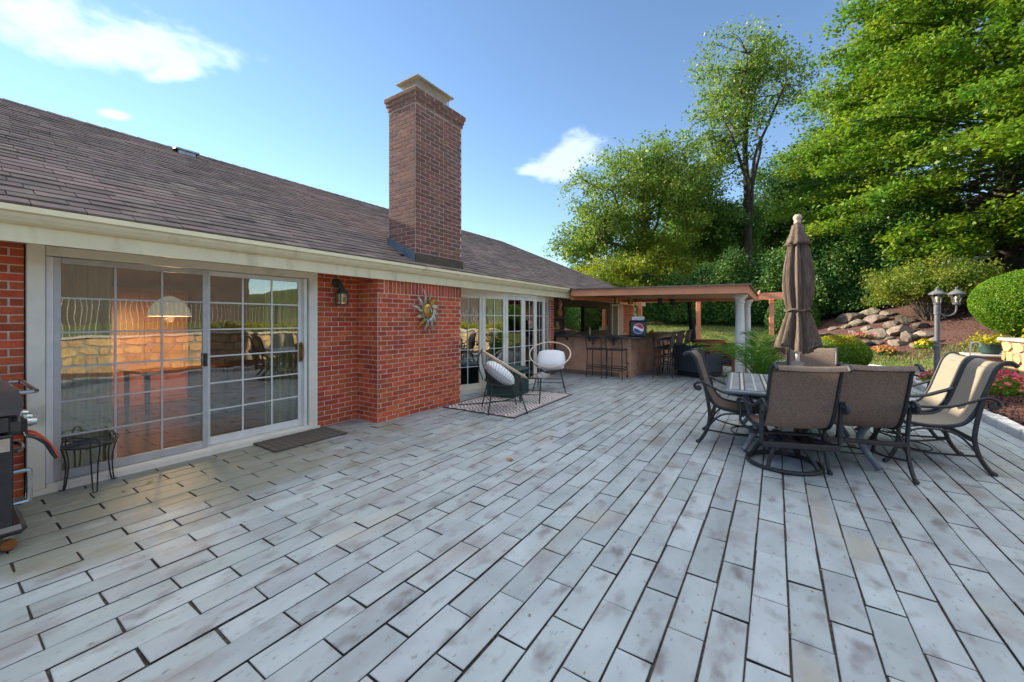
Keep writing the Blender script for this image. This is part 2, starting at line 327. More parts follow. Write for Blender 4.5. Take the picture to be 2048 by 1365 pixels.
    def build(s, name, m, parent=None, smooth=False, loc=None, kind=None, m2=None, sel=None):
        me = bpy.data.meshes.new(name); me.from_pydata(s.v, [], s.f); me.update()
        if any(s.r): a = me.attributes.new('rnd', 'FLOAT', 'POINT'); a.data.foreach_set('value', s.r)
        if smooth: me.polygons.foreach_set('use_smooth', [True] * len(me.polygons))
        me.materials.append(MATS[m])
        if m2: me.materials.append(MATS[m2]); me.polygons.foreach_set('material_index', [1 if sel(i) else 0 for i in range(len(me.polygons))])
        return link(name, me, parent, loc, kind)
def crom(P, k, closed=False):
    out = []; m = len(P); rng_ = range(m) if closed else range(m - 1)
    for i in rng_:
        g = (lambda j: P[j % m]) if closed else (lambda j: P[max(0, min(m - 1, j))])
        a, b, c, d = g(i - 1), g(i), g(i + 1), g(i + 2)
        for q in range(k):
            t = q / k; out.append(.5 * ((2 * b) + (c - a) * t + (2 * a - 5 * b + 4 * c - d) * t * t + (3 * b - a - 3 * c + d) * t ** 3))
    if not closed: out.append(P[-1])
    return out
OFF = {}
def link(name, me, parent=None, loc=None, kind=None):
    o = bpy.data.objects.new(name, me); C.objects.link(o)
    if parent is not None:
        o.parent = parent
        if parent.name in OFF: o.location = Vector(loc or (0, 0, 0)) - OFF[parent.name]
        elif loc: o.location = loc
    elif loc: o.location = loc
    if kind: o['kind'] = kind
    return o
def thing(name, label, cat, loc=(0, 0, 0), rz=0, group=None, world=False):
    o = bpy.data.objects.new(name, None); C.objects.link(o); o.location = loc; o.rotation_euler = (0, 0, rz); o.empty_display_size = .2
    if world: OFF[o.name] = Vector(loc)
    return tag(o, label, cat, group)
def tag(o, label, cat, group=None):
    o['label'] = label; o['category'] = cat
    if group: o['group'] = group
    return o
def dup(root, loc, rz, label=None):
    r = root.copy(); C.objects.link(r); r.location = loc; r.rotation_euler = (0, 0, rz)
    if label: r['label'] = label
    for ch in root.children:
        c = ch.copy(); C.objects.link(c); c.parent = r
        for g in ch.children: d = g.copy(); C.objects.link(d); d.parent = c
    return r
def struct(o): o['kind'] = 'structure'; return o
def npmesh(name, V, F, m, parent=None, rnd=None, kind=None, loc=None):
    """fast mesh from arrays; F is (n, k)"""
    me = bpy.data.meshes.new(name); k = F.shape[1]; me.vertices.add(len(V)); me.vertices.foreach_set('co', np.ascontiguousarray(V, np.float32).ravel())
    me.loops.add(F.size); me.loops.foreach_set('vertex_index', np.ascontiguousarray(F, np.int32).ravel()); me.polygons.add(len(F))
    me.polygons.foreach_set('loop_start', np.arange(0, F.size, k, dtype=np.int32)); me.update(calc_edges=True)
    if rnd is not None: a = me.attributes.new('rnd', 'FLOAT', 'POINT'); a.data.foreach_set('value', np.ascontiguousarray(rnd, np.float32))
    me.materials.append(MATS[m]); return link(name, me, parent, loc, kind)
def unit(v): return v / np.maximum(np.linalg.norm(v, axis=-1, keepdims=True), 1e-9)
def leaf_arrays(P, size, aspect=.55, nrm=None, tilt=.8, droop=0.0):
    n = len(P); N = RNG.normal(size=(n, 3))
    if nrm is not None: N = nrm + tilt * N
    N = unit(N); T = RNG.normal(size=(n, 3)); T[:, 2] -= droop; T = unit(T - N * (T * N).sum(1, keepdims=True)); B = np.cross(N, T)
    s = (size * RNG.uniform(.65, 1.35, n))[:, None]
    V = np.stack([P - T * s * .5, P + B * s * aspect * .5 + N * s * .1, P + T * s * .5, P - B * s * aspect * .5 + N * s * .1], 1).reshape(-1, 3)
    F = np.arange(4 * n).reshape(n, 4); return V, F, np.repeat(RNG.random(n), 4)
def leaves(name, P, size, m, parent=None, kind=None, **k):
    V, F, r = leaf_arrays(np.asarray(P), size, **k); return npmesh(name, V, F, m, parent, r, kind)
def at(px, py, d):
    u, v = (px - 1024) / FPX, (HZ - py) / FPX
    return Vector(((CA + u * SA) * d, (SA - u * CA) * d, CAMH + v * d))
def sstep(a, b, x):
    t = np.clip((x - a) / (b - a), 0, 1); return t * t * (3 - 2 * t)

# ------------------------------------------------------------------ terrain
def hgt(x, y):
    x = np.asarray(x, float); y = np.asarray(y, float)
    h = -.07 + 0 * x
    far = np.maximum(0, x - 19.5) * .165 * (1 - .5 * sstep(30, 60, x))
    side = np.maximum(0, -y - .6) * .27 * sstep(15, 23, x)
    h = h + .05 * sstep(16.5, 18, x) + far + np.minimum(side, 4)
    bed = .16 * sstep(-2.62, -3.4, y) * (1 - sstep(13.5, 16, x))
    terr = (.85 * sstep(-4.42, -4.5, y) + .5 * sstep(-9, -16, y)) * (1 - sstep(14.0, 14.3, x)) + (.35 * sstep(-3.2, -6, y)) * sstep(14.0, 14.3, x) * (1 - sstep(18, 22, x))
    h = h + bed + terr
    return np.where((x > -30) & (y > 30), h * 0 - .07, h)
def ground():
    xs = np.unique(np.concatenate([np.array([-900, -300, -120, -60, -30]), np.arange(-20, 48, .35), np.array([52, 60, 75, 100, 160, 400, 900])]))
    ys = np.unique(np.concatenate([np.array([-900, -300, -100, -60, -40, -30]), np.arange(-24, 16, .35), np.array([-4.42, -4.5, 18, 22, 30, 60, 150, 900])]))
    X, Y = np.meshgrid(xs, ys, indexing='ij'); Hh = hgt(np.clip(X, -60, 60), np.clip(Y, -24, 30)); V = np.stack([X, Y, Hh], -1).reshape(-1, 3)
    nx, ny = len(xs), len(ys); i, j = np.meshgrid(np.arange(nx - 1), np.arange(ny - 1), indexing='ij'); k = (i * ny + j).ravel()
    F = np.stack([k, k + ny, k + ny + 1, k + 1], 1); cx, cy = X[i, j].ravel() + .17, Y[i, j].ravel() + .17
    mul = ((cy < -2.6) & (cy > -4.5) & (cx > -8) & (cx < 14.2)) | ((cx > 17.6) & (cy < .6) & (cy > -9) & (cx < 30) & (cy < .6 - (cx - 17.6) * .05)) | ((cx > 26.2) & (cx < 30) & (cy < 9) & (cy > -9))
    struct(npmesh('ground', V, F[~mul], 'soil_grass')); struct(npmesh('mulch_bed', V, F[mul], 'mulch'))
ground()

# ------------------------------------------------------------------ patio
PX0, PX1, PY0, PY1 = -3.0, 17.3, -2.46, 5.13
def patio():
    base = MB().bb(PX0, PX1, PY0, PY1, -.2, -.012); p = struct(base.build('patio', 'joint'))
    P, L = .1605, .4775; row0 = -.053
    k0 = int(math.floor((PY0 - row0) / P)); k1 = int(math.ceil((PY1 - row0) / P)); stones = []
    for k in range(k0, k1):
        y0, y1 = max(row0 + k * P, PY0), min(row0 + (k + 1) * P, PY1)
        if y1 - y0 < .04: continue
        x = .285 + (0 if k % 2 else .5 * L) - 8 * L + random.uniform(-.006, .006)
        while x < PX1:
            l = L + random.uniform(-.003, .003); a, b = max(x, PX0), min(x + l, PX1)
            if b - a > .05:
                # skip stones wholly inside the chimney breast
                if not (a > 3.55 and b < 5.25 and y0 > 4.66): stones.append((a, b, y0, y1))
            x += l
    def shape(a, b, y0, y1, mb, o=(0, 0)):
        ja = lambda: random.uniform(.0042, .0066)
        x0, x1, q0, q1 = a + ja() * .95, b - ja() * .95, y0 + ja() * .9, y1 - ja() * .9; dz = random.uniform(-.0035, .0025); c = .003
        e = [random.uniform(-.003, .003) for _ in range(8)]; t = [dz + random.uniform(-.0018, .0018) for _ in range(4)]
        cor = [(x0 + e[0], q0 + e[1]), (x1 + e[2], q0 + e[3]), (x1 + e[4], q1 + e[5]), (x0 + e[6], q1 + e[7])]; cx, cy = (x0 + x1) / 2, (q0 + q1) / 2
        vs = [(px - o[0], py - o[1], -.03) for px, py in cor] + [(px - o[0], py - o[1], t[i] - c) for i, (px, py) in enumerate(cor)]
        vs += [(px + (c if px < cx else -c) - o[0], py + (c if py < cy else -c) - o[1], t[i]) for i, (px, py) in enumerate(cor)]
        fs = [(8, 9, 10, 11)]
        for i in range(4):
            n = (i + 1) % 4; fs += [(i, n, n + 4, i + 4), (i + 4, n + 4, n + 8, i + 8)]
        mb._add(vs, fs)
    def px_area(s):
        cx, cy = (s[0] + s[1]) / 2, (s[2] + s[3]) / 2; d = cx * CA + cy * SA
        if d < .9: return 0
        u = (cx * SA - cy * CA) / d * FPX + 1024; v = 640 + 1.45 / d * FPX
        return 0 if not (-150 < u < 2200 and v < 1500) else (s[1] - s[0]) * (s[3] - s[2]) / d ** 3
    stones.sort(key=px_area, reverse=True)
    rest = MB()
    for i, s in enumerate(stones):
        if i < 300:
            o = ((s[0] + s[1]) / 2, (s[2] + s[3]) / 2); m = MB(); shape(*s, m, o); m.build('paving_stone', 'bluestone', p, loc=(o[0], o[1], 0), m2='joint', sel=lambda i: i % 9 in (1, 3, 5, 7))
        else: rest.cur = random.random(); shape(*s, rest)
    r = rest.build('paving_stones', 'bluestone', p, kind='stuff', m2='joint', sel=lambda i: i % 9 in (1, 3, 5, 7))
patio()

# ------------------------------------------------------------------ house
YW, YB = 5.13, 4.64                # wall plane, chimney breast plane
EAVE_Y, EAVE_Z, PITCH, RY = 4.5, 2.285, .5, 9.0
RZ_ = EAVE_Z + (RY - EAVE_Y) * PITCH
house = thing('brick_house', 'long red brick ranch house with grey shingle roof, cream eaves and brick chimney', 'house', (4, YW, 0), world=True)
BR = []                             # bricks: (centre, length, axis, depth direction, material)
def wall(name, x0, x1, y, z0, z1, th=.2, m='mortar'): return MB().bb(x0, x1, y, y + th, z0, z1).build(name, m, house)
HB, LB = .0677, .2075
def courses(z0, z1): return int((z1 - z0) / HB)
def lay(axis, a0, a1, fixed, z0, z1, out, m, parent, first=0.0, skip=None):
    """running bond along axis 'x' or 'y' on a plane; out = outward sign"""
    for k in range(courses(z0, z1)):
        z = z0 + (k + .5) * HB; x = a0 - ((k % 2) * .5 + first) * LB
        while x < a1 - .02:
            s, e = max(x, a0) , min(x + LB, a1)
            if e - s > .035 and not (skip and skip((s + e) / 2, z)): BR.append((axis, (s + e) / 2, fixed, z, e - s - .0105, out, m, parent))
            x += LB
w_left = wall('wall', -9, .45, YW, -.1, 2.3); lay('x', -1.35, .455, YW, 0, 2.1, -1, 'brick', w_left, .2)
w_mid = wall('wall', 2.92, 3.6, YW, -.1, 2.3); lay('x', 2.925, 3.55, YW, 0, 2.1, -1, 'brick', w_mid, .45)
# chimney breast
BX0, BX1 = 3.535, 5.28
w_br = MB().bb(BX0, BX1, YB, YW + .2, -.1, 2.3).build('chimney_breast', 'mortar', house)
lay('y', YB, YW - .005, BX0, 0, 2.1, -1, 'brick', w_br, .0)
lay('x', BX0, BX1, YB, 0, 1.895, -1, 'brick', w_br, .25)
for i in range(int((BX1 - BX0 - .1) / .0715)): BR.append(('s', BX0 + .115 + (i + .5) * .0715, YB, 1.828 + .107, .2, -1, 'brick', w_br))
BR.append(('x', BX0 + .05, YB, 1.828 + .034, .1, -1, 'brick', w_br)); BR.append(('x', BX0 + .05, YB, 1.828 + .102, .1, -1, 'brick', w_br)); BR.append(('x', BX0 + .05, YB, 1.828 + .17, .1, -1, 'brick', w_br))
w_r = wall('wall', 5.26, 5.66, YW, -.1, 2.3); w_pier = MB().bb(9.02, 9.22, 4.86, YW + .2, -.1, 2.06).build('pier', 'mortar', house)
lay('x', 9.025, 9.215, 4.86, 0, 2.03, -1, 'brick', w_pier, .3); lay('y', 4.87, 5.1, 9.02, 0, 2.03, -1, 'brick', w_pier, .1)
w_end = wall('wall', 14.95, 17.2, YW, -.1, 2.3); lay('x', 15.75, 17.15, YW, .9, 2.1, -1, 'brick', w_end, .2)
# chimney stack
CX0, CX1, CY0, CY1, CZ1 = 4.21, 5.28, 4.62, 5.24, 5.0
ZC0 = EAVE_Z - .05
chim = MB().bb(CX0, CX1, CY0, CY1, 2.2, CZ1).build('chimney', 'mortar_grey', house)
lay('x', CX0, CX1, CY0, 2.43, CZ1 - .16, -1, 'chimney_brick', chim, .0); lay('y', CY0, CY1, CX0, 2.43, CZ1 - .16, -1, 'chimney_brick', chim, .5)
lay('x', CX0, CX1, CY1, 2.7, CZ1 - .16, 1, 'chimney_brick', chim, .25); lay('y', CY0, CY1, CX1, 2.43, CZ1 - .16, 1, 'chimney_brick', chim, .3)
for i, o_ in enumerate((.018, .036, .055)):      # corbelled top courses
    z = CZ1 - .14 + i * HB
    MB().bb(CX0 - o_, CX1 + o_, CY0 - o_, CY1 + o_, z - HB / 2, z + HB / 2 - .001).build('corbel_course', 'mortar_grey', chim)
    lay('x', CX0 - o_, CX1 + o_, CY0 - o_, z - HB / 2, z + HB / 2 + .001, -1, 'chimney_brick', chim, .5 * (i % 2)); lay('y', CY0 - o_, CY1 + o_, CX0 - o_, z - HB / 2, z + HB / 2 + .001, -1, 'chimney_brick', chim, .5 * (i % 2))
MB().bb(CX0 - .03, CX1 + .03, CY0 - .03, CY1 + .03, CZ1 + .028, CZ1 + .06, ch=.01).build('crown', 'mortar_grey', chim)
# brick meshes
_bm = {}
def brick_mesh(l, m, up=False):
    l = round(l * 200) / 200; key = (l, m, up)
    if key not in _bm:
        mb = MB(); mb.box((0, 0, 0), (.0605, .05, l) if up else (l, .05, HB - .0095), ch=.0035); me = bpy.data.meshes.new('brick'); me.from_pydata(mb.v, [], mb.f); me.materials.append(MATS[m]); _bm[key] = (me, mb)
    return _bm[key]
def bpos(b):
    ax, a, f, z, l, out, m, par = b; jit = random.uniform(-.002, .002); off = out * -.0205 + jit
    return (f + off, a, z) if ax == 'y' else (a, f + off, z)
def bpx(b):
    x, y, z = bpos(b); d = x * CA + y * SA; u = (x * SA - y * CA) / max(d, .1) * FPX + 1024; v = 640 - (z - CAMH) / max(d, .1) * FPX
    if b[5] > 0 or d < .5 or not (-30 < u < 2080) or not (-20 < v < 1400): return 0
    n = abs((y if b[0] != 'y' else x)) / math.hypot(x, y)
    return b[4] * n / d ** 2
BR.sort(key=bpx, reverse=True); rest = {}
for i, b in enumerate(BR):
    me, mb = brick_mesh(b[4], b[6], b[0] == 's')
    if i < 300:
        o = bpy.data.objects.new('brick', me); C.objects.link(o); o.parent = b[7]; o.location = bpos(b)
        if b[0] == 'y': o.rotation_euler.z = PI / 2
    else:
        R = rest.setdefault((b[7].name, b[6]), (b[7], MB()))[1]; R.cur = random.random(); p = bpos(b)
        if b[0] == 'y': R._add([(p[0] - v[1], p[1] + v[0], p[2] + v[2]) for v in mb.v], mb.f)
        else: R._add([(p[0] + v[0], p[1] + v[1], p[2] + v[2]) for v in mb.v], mb.f)
for (pn, m), (par, mb) in rest.items(): mb.build('bricks', m, par, kind='stuff')
# flashing, chimney cap
MB().prism([(CY0 - .012, EAVE_Z + .02), (CY1 + .012, EAVE_Z + .02 + (CY1 - CY0) * PITCH), (CY1 + .012, EAVE_Z + .2 + (CY1 - CY0) * PITCH), (CY0 - .012, EAVE_Z + .2)], CX0 - .03, CX0 - .012).build('side_flashing', 'steel_flash', chim)
MB().bb(CX0 - .014, CX1 + .014, CY0 - .03, CY0 - .012, EAVE_Z - .01, EAVE_Z + .19).build('front_flashing', 'rust_flash', chim)
cap = MB().bb(CX0 + .14, CX1 - .18, CY0 + .1, CY1 - .1, CZ1 + .058, CZ1 + .1).build('chimney_cap', 'galvanised', chim)
def chimney_cap():
    x0, x1, y0, y1, z0, z1 = CX0 + .16, CX1 - .2, CY0 + .12, CY1 - .12, CZ1 + .1, CZ1 + .3
    m = MB()
    for x in np.linspace(x0, x1, 22): m.bb(x - .0035, x + .0035, y0 - .003, y0 + .003, z0, z1); m.bb(x - .0035, x + .0035, y1 - .003, y1 + .003, z0, z1)
    for y in np.linspace(y0, y1, 11): m.bb(x0 - .003, x0 + .003, y - .0035, y + .0035, z0, z1); m.bb(x1 - .003, x1 + .003, y - .0035, y + .0035, z0, z1)
    for z in np.linspace(z0 + .02, z1, 7): m.bb(x0, x1, y0 - .006, y0 - .0035, z - .003, z + .003); m.bb(x0 - .006, x0 - .0035, y0, y1, z - .003, z + .003)
    m.build('mesh_screen', 'cap_metal', chim)
    m = MB(); m.bb(x0 - .07, x1 + .07, y0 - .07, y1 + .07, z1 + .002, z1 + .016); 
    cxm, cym = (x0 + x1) / 2, (y0 + y1) / 2; m._add([(x0 - .07, y0 - .07, z1 + .017), (x1 + .07, y0 - .07, z1 + .017), (x1 + .07, y1 + .07, z1 + .017), (x0 - .07, y1 + .07, z1 + .017), (x0 + .15, cym, z1 + .04), (x1 - .15, cym, z1 + .04)], [(0, 1, 5, 4), (1, 2, 5), (2, 3, 4, 5), (3, 0, 4)])
    m.build('cap_lid', 'cap_metal', chim)
chimney_cap()
# roof: sheathing, courses of tabs
RX0, RXR, HIPX = -9.0, 12.6, 12.6 + 4.5
def zr(y): return EAVE_Z + (y - EAVE_Y) * PITCH
roof = MB()
roof._add([(RX0, EAVE_Y, EAVE_Z - .03), (HIPX, EAVE_Y, EAVE_Z - .03), (RXR, RY, RZ_ - .03), (RX0, RY, RZ_ - .03), (RX0, 13.5, EAVE_Z - .03), (HIPX, 13.5, EAVE_Z - .03)], [(0, 1, 2, 3), (3, 2, 5, 4), (1, 5, 2), (0, 3, 4), (0, 4, 5, 1)])
roof_o = roof.build('roof', 'shingle', house)
def shingles():
    nrm = Vector((0, -PITCH, 1)).normalized(); sl = Vector((0, 1, PITCH)).normalized(); T = []; EX = .142; Lr = (RY - EAVE_Y) * math.sqrt(1 + PITCH ** 2)
    for k in range(int(Lr / EX) + 1):
        s0 = k * EX - .03; s1 = min((k + 1) * EX + .04, Lr + .02); y = EAVE_Y + s0 * sl.y; xe = HIPX - (y - EAVE_Y) - .12; x = -2.6 - ((k * .37) % 1) * .32 + random.uniform(-.03, .03)
        while x < xe:
            w = random.choice((.30, .30, .32, .28)); T.append((x, min(x + w, xe), s0, s1)); x += w
    inch = lambda x, y: CX0 - .02 < x < CX1 + .02 and y > CY0 - .02 and y < CY1 + .04
    T = [t for t in T if not inch((t[0] + t[1]) / 2, EAVE_Y + t[2] * sl.y + .05)]
    def shp(t, m, o):
        a, b, s0, s1 = t; g = .003; x0, x1 = a + g, b - g; w = [random.uniform(-.004, .004) for _ in range(4)]; lift = random.uniform(.012, .02)
        base = Vector((0, EAVE_Y, EAVE_Z)) - Vector(o)
        P = lambda x, s, h: base + Vector((x, 0, 0)) + sl * s + nrm * h
        vs = [P(x0, s0 + w[0], 0), P(x1, s0 + w[1], 0), P(x0, s0 + w[0], lift), P(x1, s0 + w[1], lift), P(x0, s1, .0015), P(x1, s1, .0015)]
        m._add(vs, [(0, 1, 3, 2), (2, 3, 5, 4), (0, 2, 4), (1, 5, 3)])
    def pxs(t):
        x, s = (t[0] + t[1]) / 2, t[2]; p = Vector((x, EAVE_Y, EAVE_Z)) + sl * s; d = p.x * CA + p.y * SA; u = (p.x * SA - p.y * CA) / max(d, .1) * FPX + 1024; v = 640 - (p.z - CAMH) / max(d, .1) * FPX
        if d < 1 or not -40 < u < 2080 or v < -20: return 0
        return (p.y * PITCH - (p.z - CAMH)) / d ** 3 if True else 0
    T.sort(key=lambda t: -abs(pxs(t))); rest = MB()
    for i, t in enumerate(T):
        if i < 300:
            o = ((t[0] + t[1]) / 2, EAVE_Y + t[2] * sl.y, EAVE_Z + t[2] * sl.z); m = MB(); shp(t, m, o); m.build('shingle', 'shingle', roof_o, loc=o)
        else: rest.cur = random.random(); shp(t, rest, (0, 0, 0))
    rest.build('shingles', 'shingle', roof_o, kind='stuff')
    m = MB(); x = -2.6
    while x < RXR: m.cur = random.random(); m._add([(x, RY - .13, RZ_ - .045), (x + .3, RY - .13, RZ_ - .05), (x + .3, RY, RZ_ + .012), (x, RY, RZ_ + .024), (x, RY + .13, RZ_ - .045), (x + .3, RY + .13, RZ_ - .05)], [(0, 1, 2, 3), (3, 2, 5, 4), (0, 3, 4)]); x += .2
    hp = Vector((RXR, RY, RZ_ + .01)); he = Vector((HIPX, EAVE_Y, EAVE_Z + .01)); n = 30
    for i in range(n):
        a, b = hp.lerp(he, i / n), hp.lerp(he, (i + 1.15) / n); m.cur = random.random(); sd = Vector((.1, .1, -.06)); m._add([a - Vector((.1, .1, .04)), b - Vector((.1, .1, .04)), b + Vector((0, 0, .02)), a + Vector((0, 0, .014)), a + Vector((.1, .1, -.06)), b + Vector((.1, .1, -.06))], [(0, 1, 2, 3), (3, 2, 5, 4)])
    m.build('ridge_caps', 'shingle', roof_o, kind='stuff')
shingles()
v = MB(); v.box((2.55, 8.62, zr(8.62) + .06), (.34, .2, .025), M=None); v.box((2.55, 8.62, zr(8.62) + .01), (.24, .14, .09)); v.build('roof_vent', 'galvanised', roof_o)
# eaves: frieze board, soffit, gutter
MB().bb(-9, 9.0, 4.585, 4.615, 2.018, 2.26).build('frieze_board', 'cream_paint', house)
MB().bb(9.003, 17, 4.587, 4.613, 2.02, 2.26).build('frieze_board', 'cream_paint', house)
MB().bb(-9, 17, 4.617, YW + .1, 2.075, 2.095).build('soffit', 'cream_paint', house)
gp = [(4.584, 2.145), (4.55, 2.145), (4.525, 2.16), (4.50, 2.19), (4.488, 2.215), (4.462, 2.225), (4.462, 2.265), (4.47, 2.268), (4.478, 2.262), (4.472, 2.235), (4.497, 2.226), (4.51, 2.198), (4.535, 2.168), (4.555, 2.156), (4.576, 2.156), (4.576, 2.26), (4.584, 2.26)]
MB().prism(gp, -9, 9.36).build('gutter', 'cream_paint', house)
MB().bb(-9, 9.3, 4.53, 4.58, EAVE_Z - .05, EAVE_Z - .022).build('drip_edge', 'galvanised', house)
# other walls so that the house is solid
for nm, q in (('wall', (-9, 17, 13.1, 13.3, -.1, 2.3)), ('wall', (-9.2, -9, YW, 13.3, -.1, 2.3)), ('wall', (17, 17.2, YW + .2, 13.3, -.1, 2.3))): MB().bb(*q).build(nm, 'brick', house)
MB().bb(-9, 17, YW + .02, 13.1, 2.1, 2.14).build('ceiling', 'int_wall', house)
MB().bb(-9, 17, YW + .2, 13.1, -.08, .03).build('interior_floor', 'wood_floor', house)
for nm, q in (('partition', (-.9, -.8, 5.35, 9.3, .03, 2.1)), ('partition', (5.3, 5.4, 5.35, 9.3, .03, 2.1)), ('partition', (-.8, 9.25, 9.3, 9.4, .03, 2.1)), ('partition', (9.25, 9.35, 5.4, 9.3, .03, 2.1))): MB().bb(*q).build(nm, 'int_wall', house)

# ------------------------------------------------------------------ sliding door
def sliding_door():
    d = MB().bb(.46, .56, 5.075, 5.3, .0, 2.075, ch=.004).build('sliding_door', 'white_trim', house)
    m = MB(); m.bb(2.80, 2.915, 5.075, 5.3, 0, 2.075, ch=.004); m.build('jamb', 'white_trim', d)
    MB().bb(.562, 2.798, 5.077, 5.3, 1.99, 2.073, ch=.004).build('head', 'white_trim', d)
    MB().bb(.562, 2.798, 5.06, 5.3, .0, .07, ch=.006).build('sill', 'white_trim', d)
    MB().bb(.45, 2.93, 5.04, 5.056, -.005, .045).build('threshold', 'white_trim', d)
    for x in (.585, 2.765): MB().bb(x - .02, x + .02, 5.10, 5.2, .072, 1.985).build('stop', 'white_vinyl', d)
    def panel(x0, x1, y, fm, sw, bw, tw):
        z0, z1 = .075, 1.985
        p = MB().bb(x0, x0 + sw, y, y + .035, z0, z1, ch=.003).build('door_panel', fm, d)
        MB().bb(x1 - sw, x1, y, y + .035, z0, z1, ch=.003).build('stile', fm, p)
        MB().bb(x0 + sw + .001, x1 - sw - .001, y + .001, y + .034, z0, z0 + bw, ch=.003).build('rail', fm, p)
        MB().bb(x0 + sw + .001, x1 - sw - .001, y + .001, y + .034, z1 - tw, z1, ch=.003).build('rail', fm, p)
        gx0, gx1, gz0, gz1 = x0 + sw, x1 - sw, z0 + bw, z1 - tw
        MB().bb(gx0, gx1, y + .012, y + .016, gz0, gz1).build('pane', 'window_glass', p)
        for i in (1, 2): x = gx0 + (gx1 - gx0) * i / 3; MB().bb(x - .008, x + .008, y + .004, y + .011, gz0, gz1).build('muntin', fm, p)
        for i in range(1, 6): z = gz0 + (gz1 - gz0) * i / 6; MB().bb(gx0, gx1, y + .0045, y + .0105, z - .0075, z + .0075).build('muntin', fm, p)
        return p
    a = panel(.605, 1.70, 5.10, 'screen_frame', .045, .075, .05); b = panel(1.69, 2.745, 5.15, 'white_vinyl', .05, .085, .05)
    MB().bb(1.655, 1.69, 5.07, 5.10, .95, 1.09, ch=.006).build('latch', 'black_metal', a)
    m = MB(); m.box((2.72, 5.14, 1.03), (.045, .012, .25), ch=.005); m.tube([(2.72, 5.13, .94), (2.72, 5.09, .96), (2.72, 5.085, 1.03), (2.72, 5.09, 1.1), (2.72, 5.13, 1.12)], .011, 8, smooth=3); m.build('handle', 'brass', b)
sliding_door()

# ------------------------------------------------------------------ bow window
def bow_window():
    pts = [(5.62, 5.13), (6.25, 4.90), (6.83, 4.73), (7.42, 4.66), (7.95, 4.66), (8.5, 4.74), (9.02, 4.9)]
    base = MB(); prof = [(x, y - .03) for x, y in pts] + [(9.02, 5.2), (5.62, 5.2)]; base.prism(prof, 0, .09, 'z'); bw = base.build('bow_window', 'white_trim', house)
    MB().prism([(x, y - .012) for x, y in pts] + [(9.02, 5.2), (5.62, 5.2)], 1.95, 2.07, 'z').build('head', 'white_trim', bw)
    for i in range(6):
        (x0, y0), (x1, y1) = pts[i], pts[i + 1]; L = math.hypot(x1 - x0, y1 - y0); an = math.atan2(y1 - y0, x1 - x0); cx, cy = (x0 + x1) / 2, (y0 + y1) / 2
        def bar(a0, a1, z0, z1, dep, yo, nm, m, par):
            mb = MB(); mid = (a0 + a1) / 2; px, py = x0 + math.cos(an) * mid - math.sin(an) * yo, y0 + math.sin(an) * mid + math.cos(an) * yo
            mb.box((px, py, (z0 + z1) / 2), (a1 - a0, dep, z1 - z0), rz=an, ch=.003 if dep > .02 else 0); return mb.build(nm, m, par)
        p = bar(.015, .075, .092, 1.948, .05, .03, 'casement', 'white_trim', bw)
        bar(L - .075, L - .015, .092, 1.948, .05, .03, 'stile', 'white_trim', p)
        bar(.076, L - .076, .092, .18, .048, .03, 'rail', 'white_trim', p); bar(.076, L - .076, 1.88, 1.948, .048, .03, 'rail', 'white_trim', p)
        bar(.07, L - .07, .175, 1.885, .004, .03, 'pane', 'bay_glass', p)
        bar(L / 2 - .007, L / 2 + .007, .175, 1.885, .008, .02, 'muntin', 'white_vinyl', p)
        for k in range(1, 5): z = .18 + 1.7 * k / 5; bar(.07, L - .07, z - .006, z + .006, .007, .02, 'muntin', 'white_vinyl', p)
    for x, y in pts[1:-1]:
        MB().lathe([(.024, .092), (.024, 1.948)], (x, y + .012, 0), 10).build('mullion', 'white_trim', bw)
bow_window()

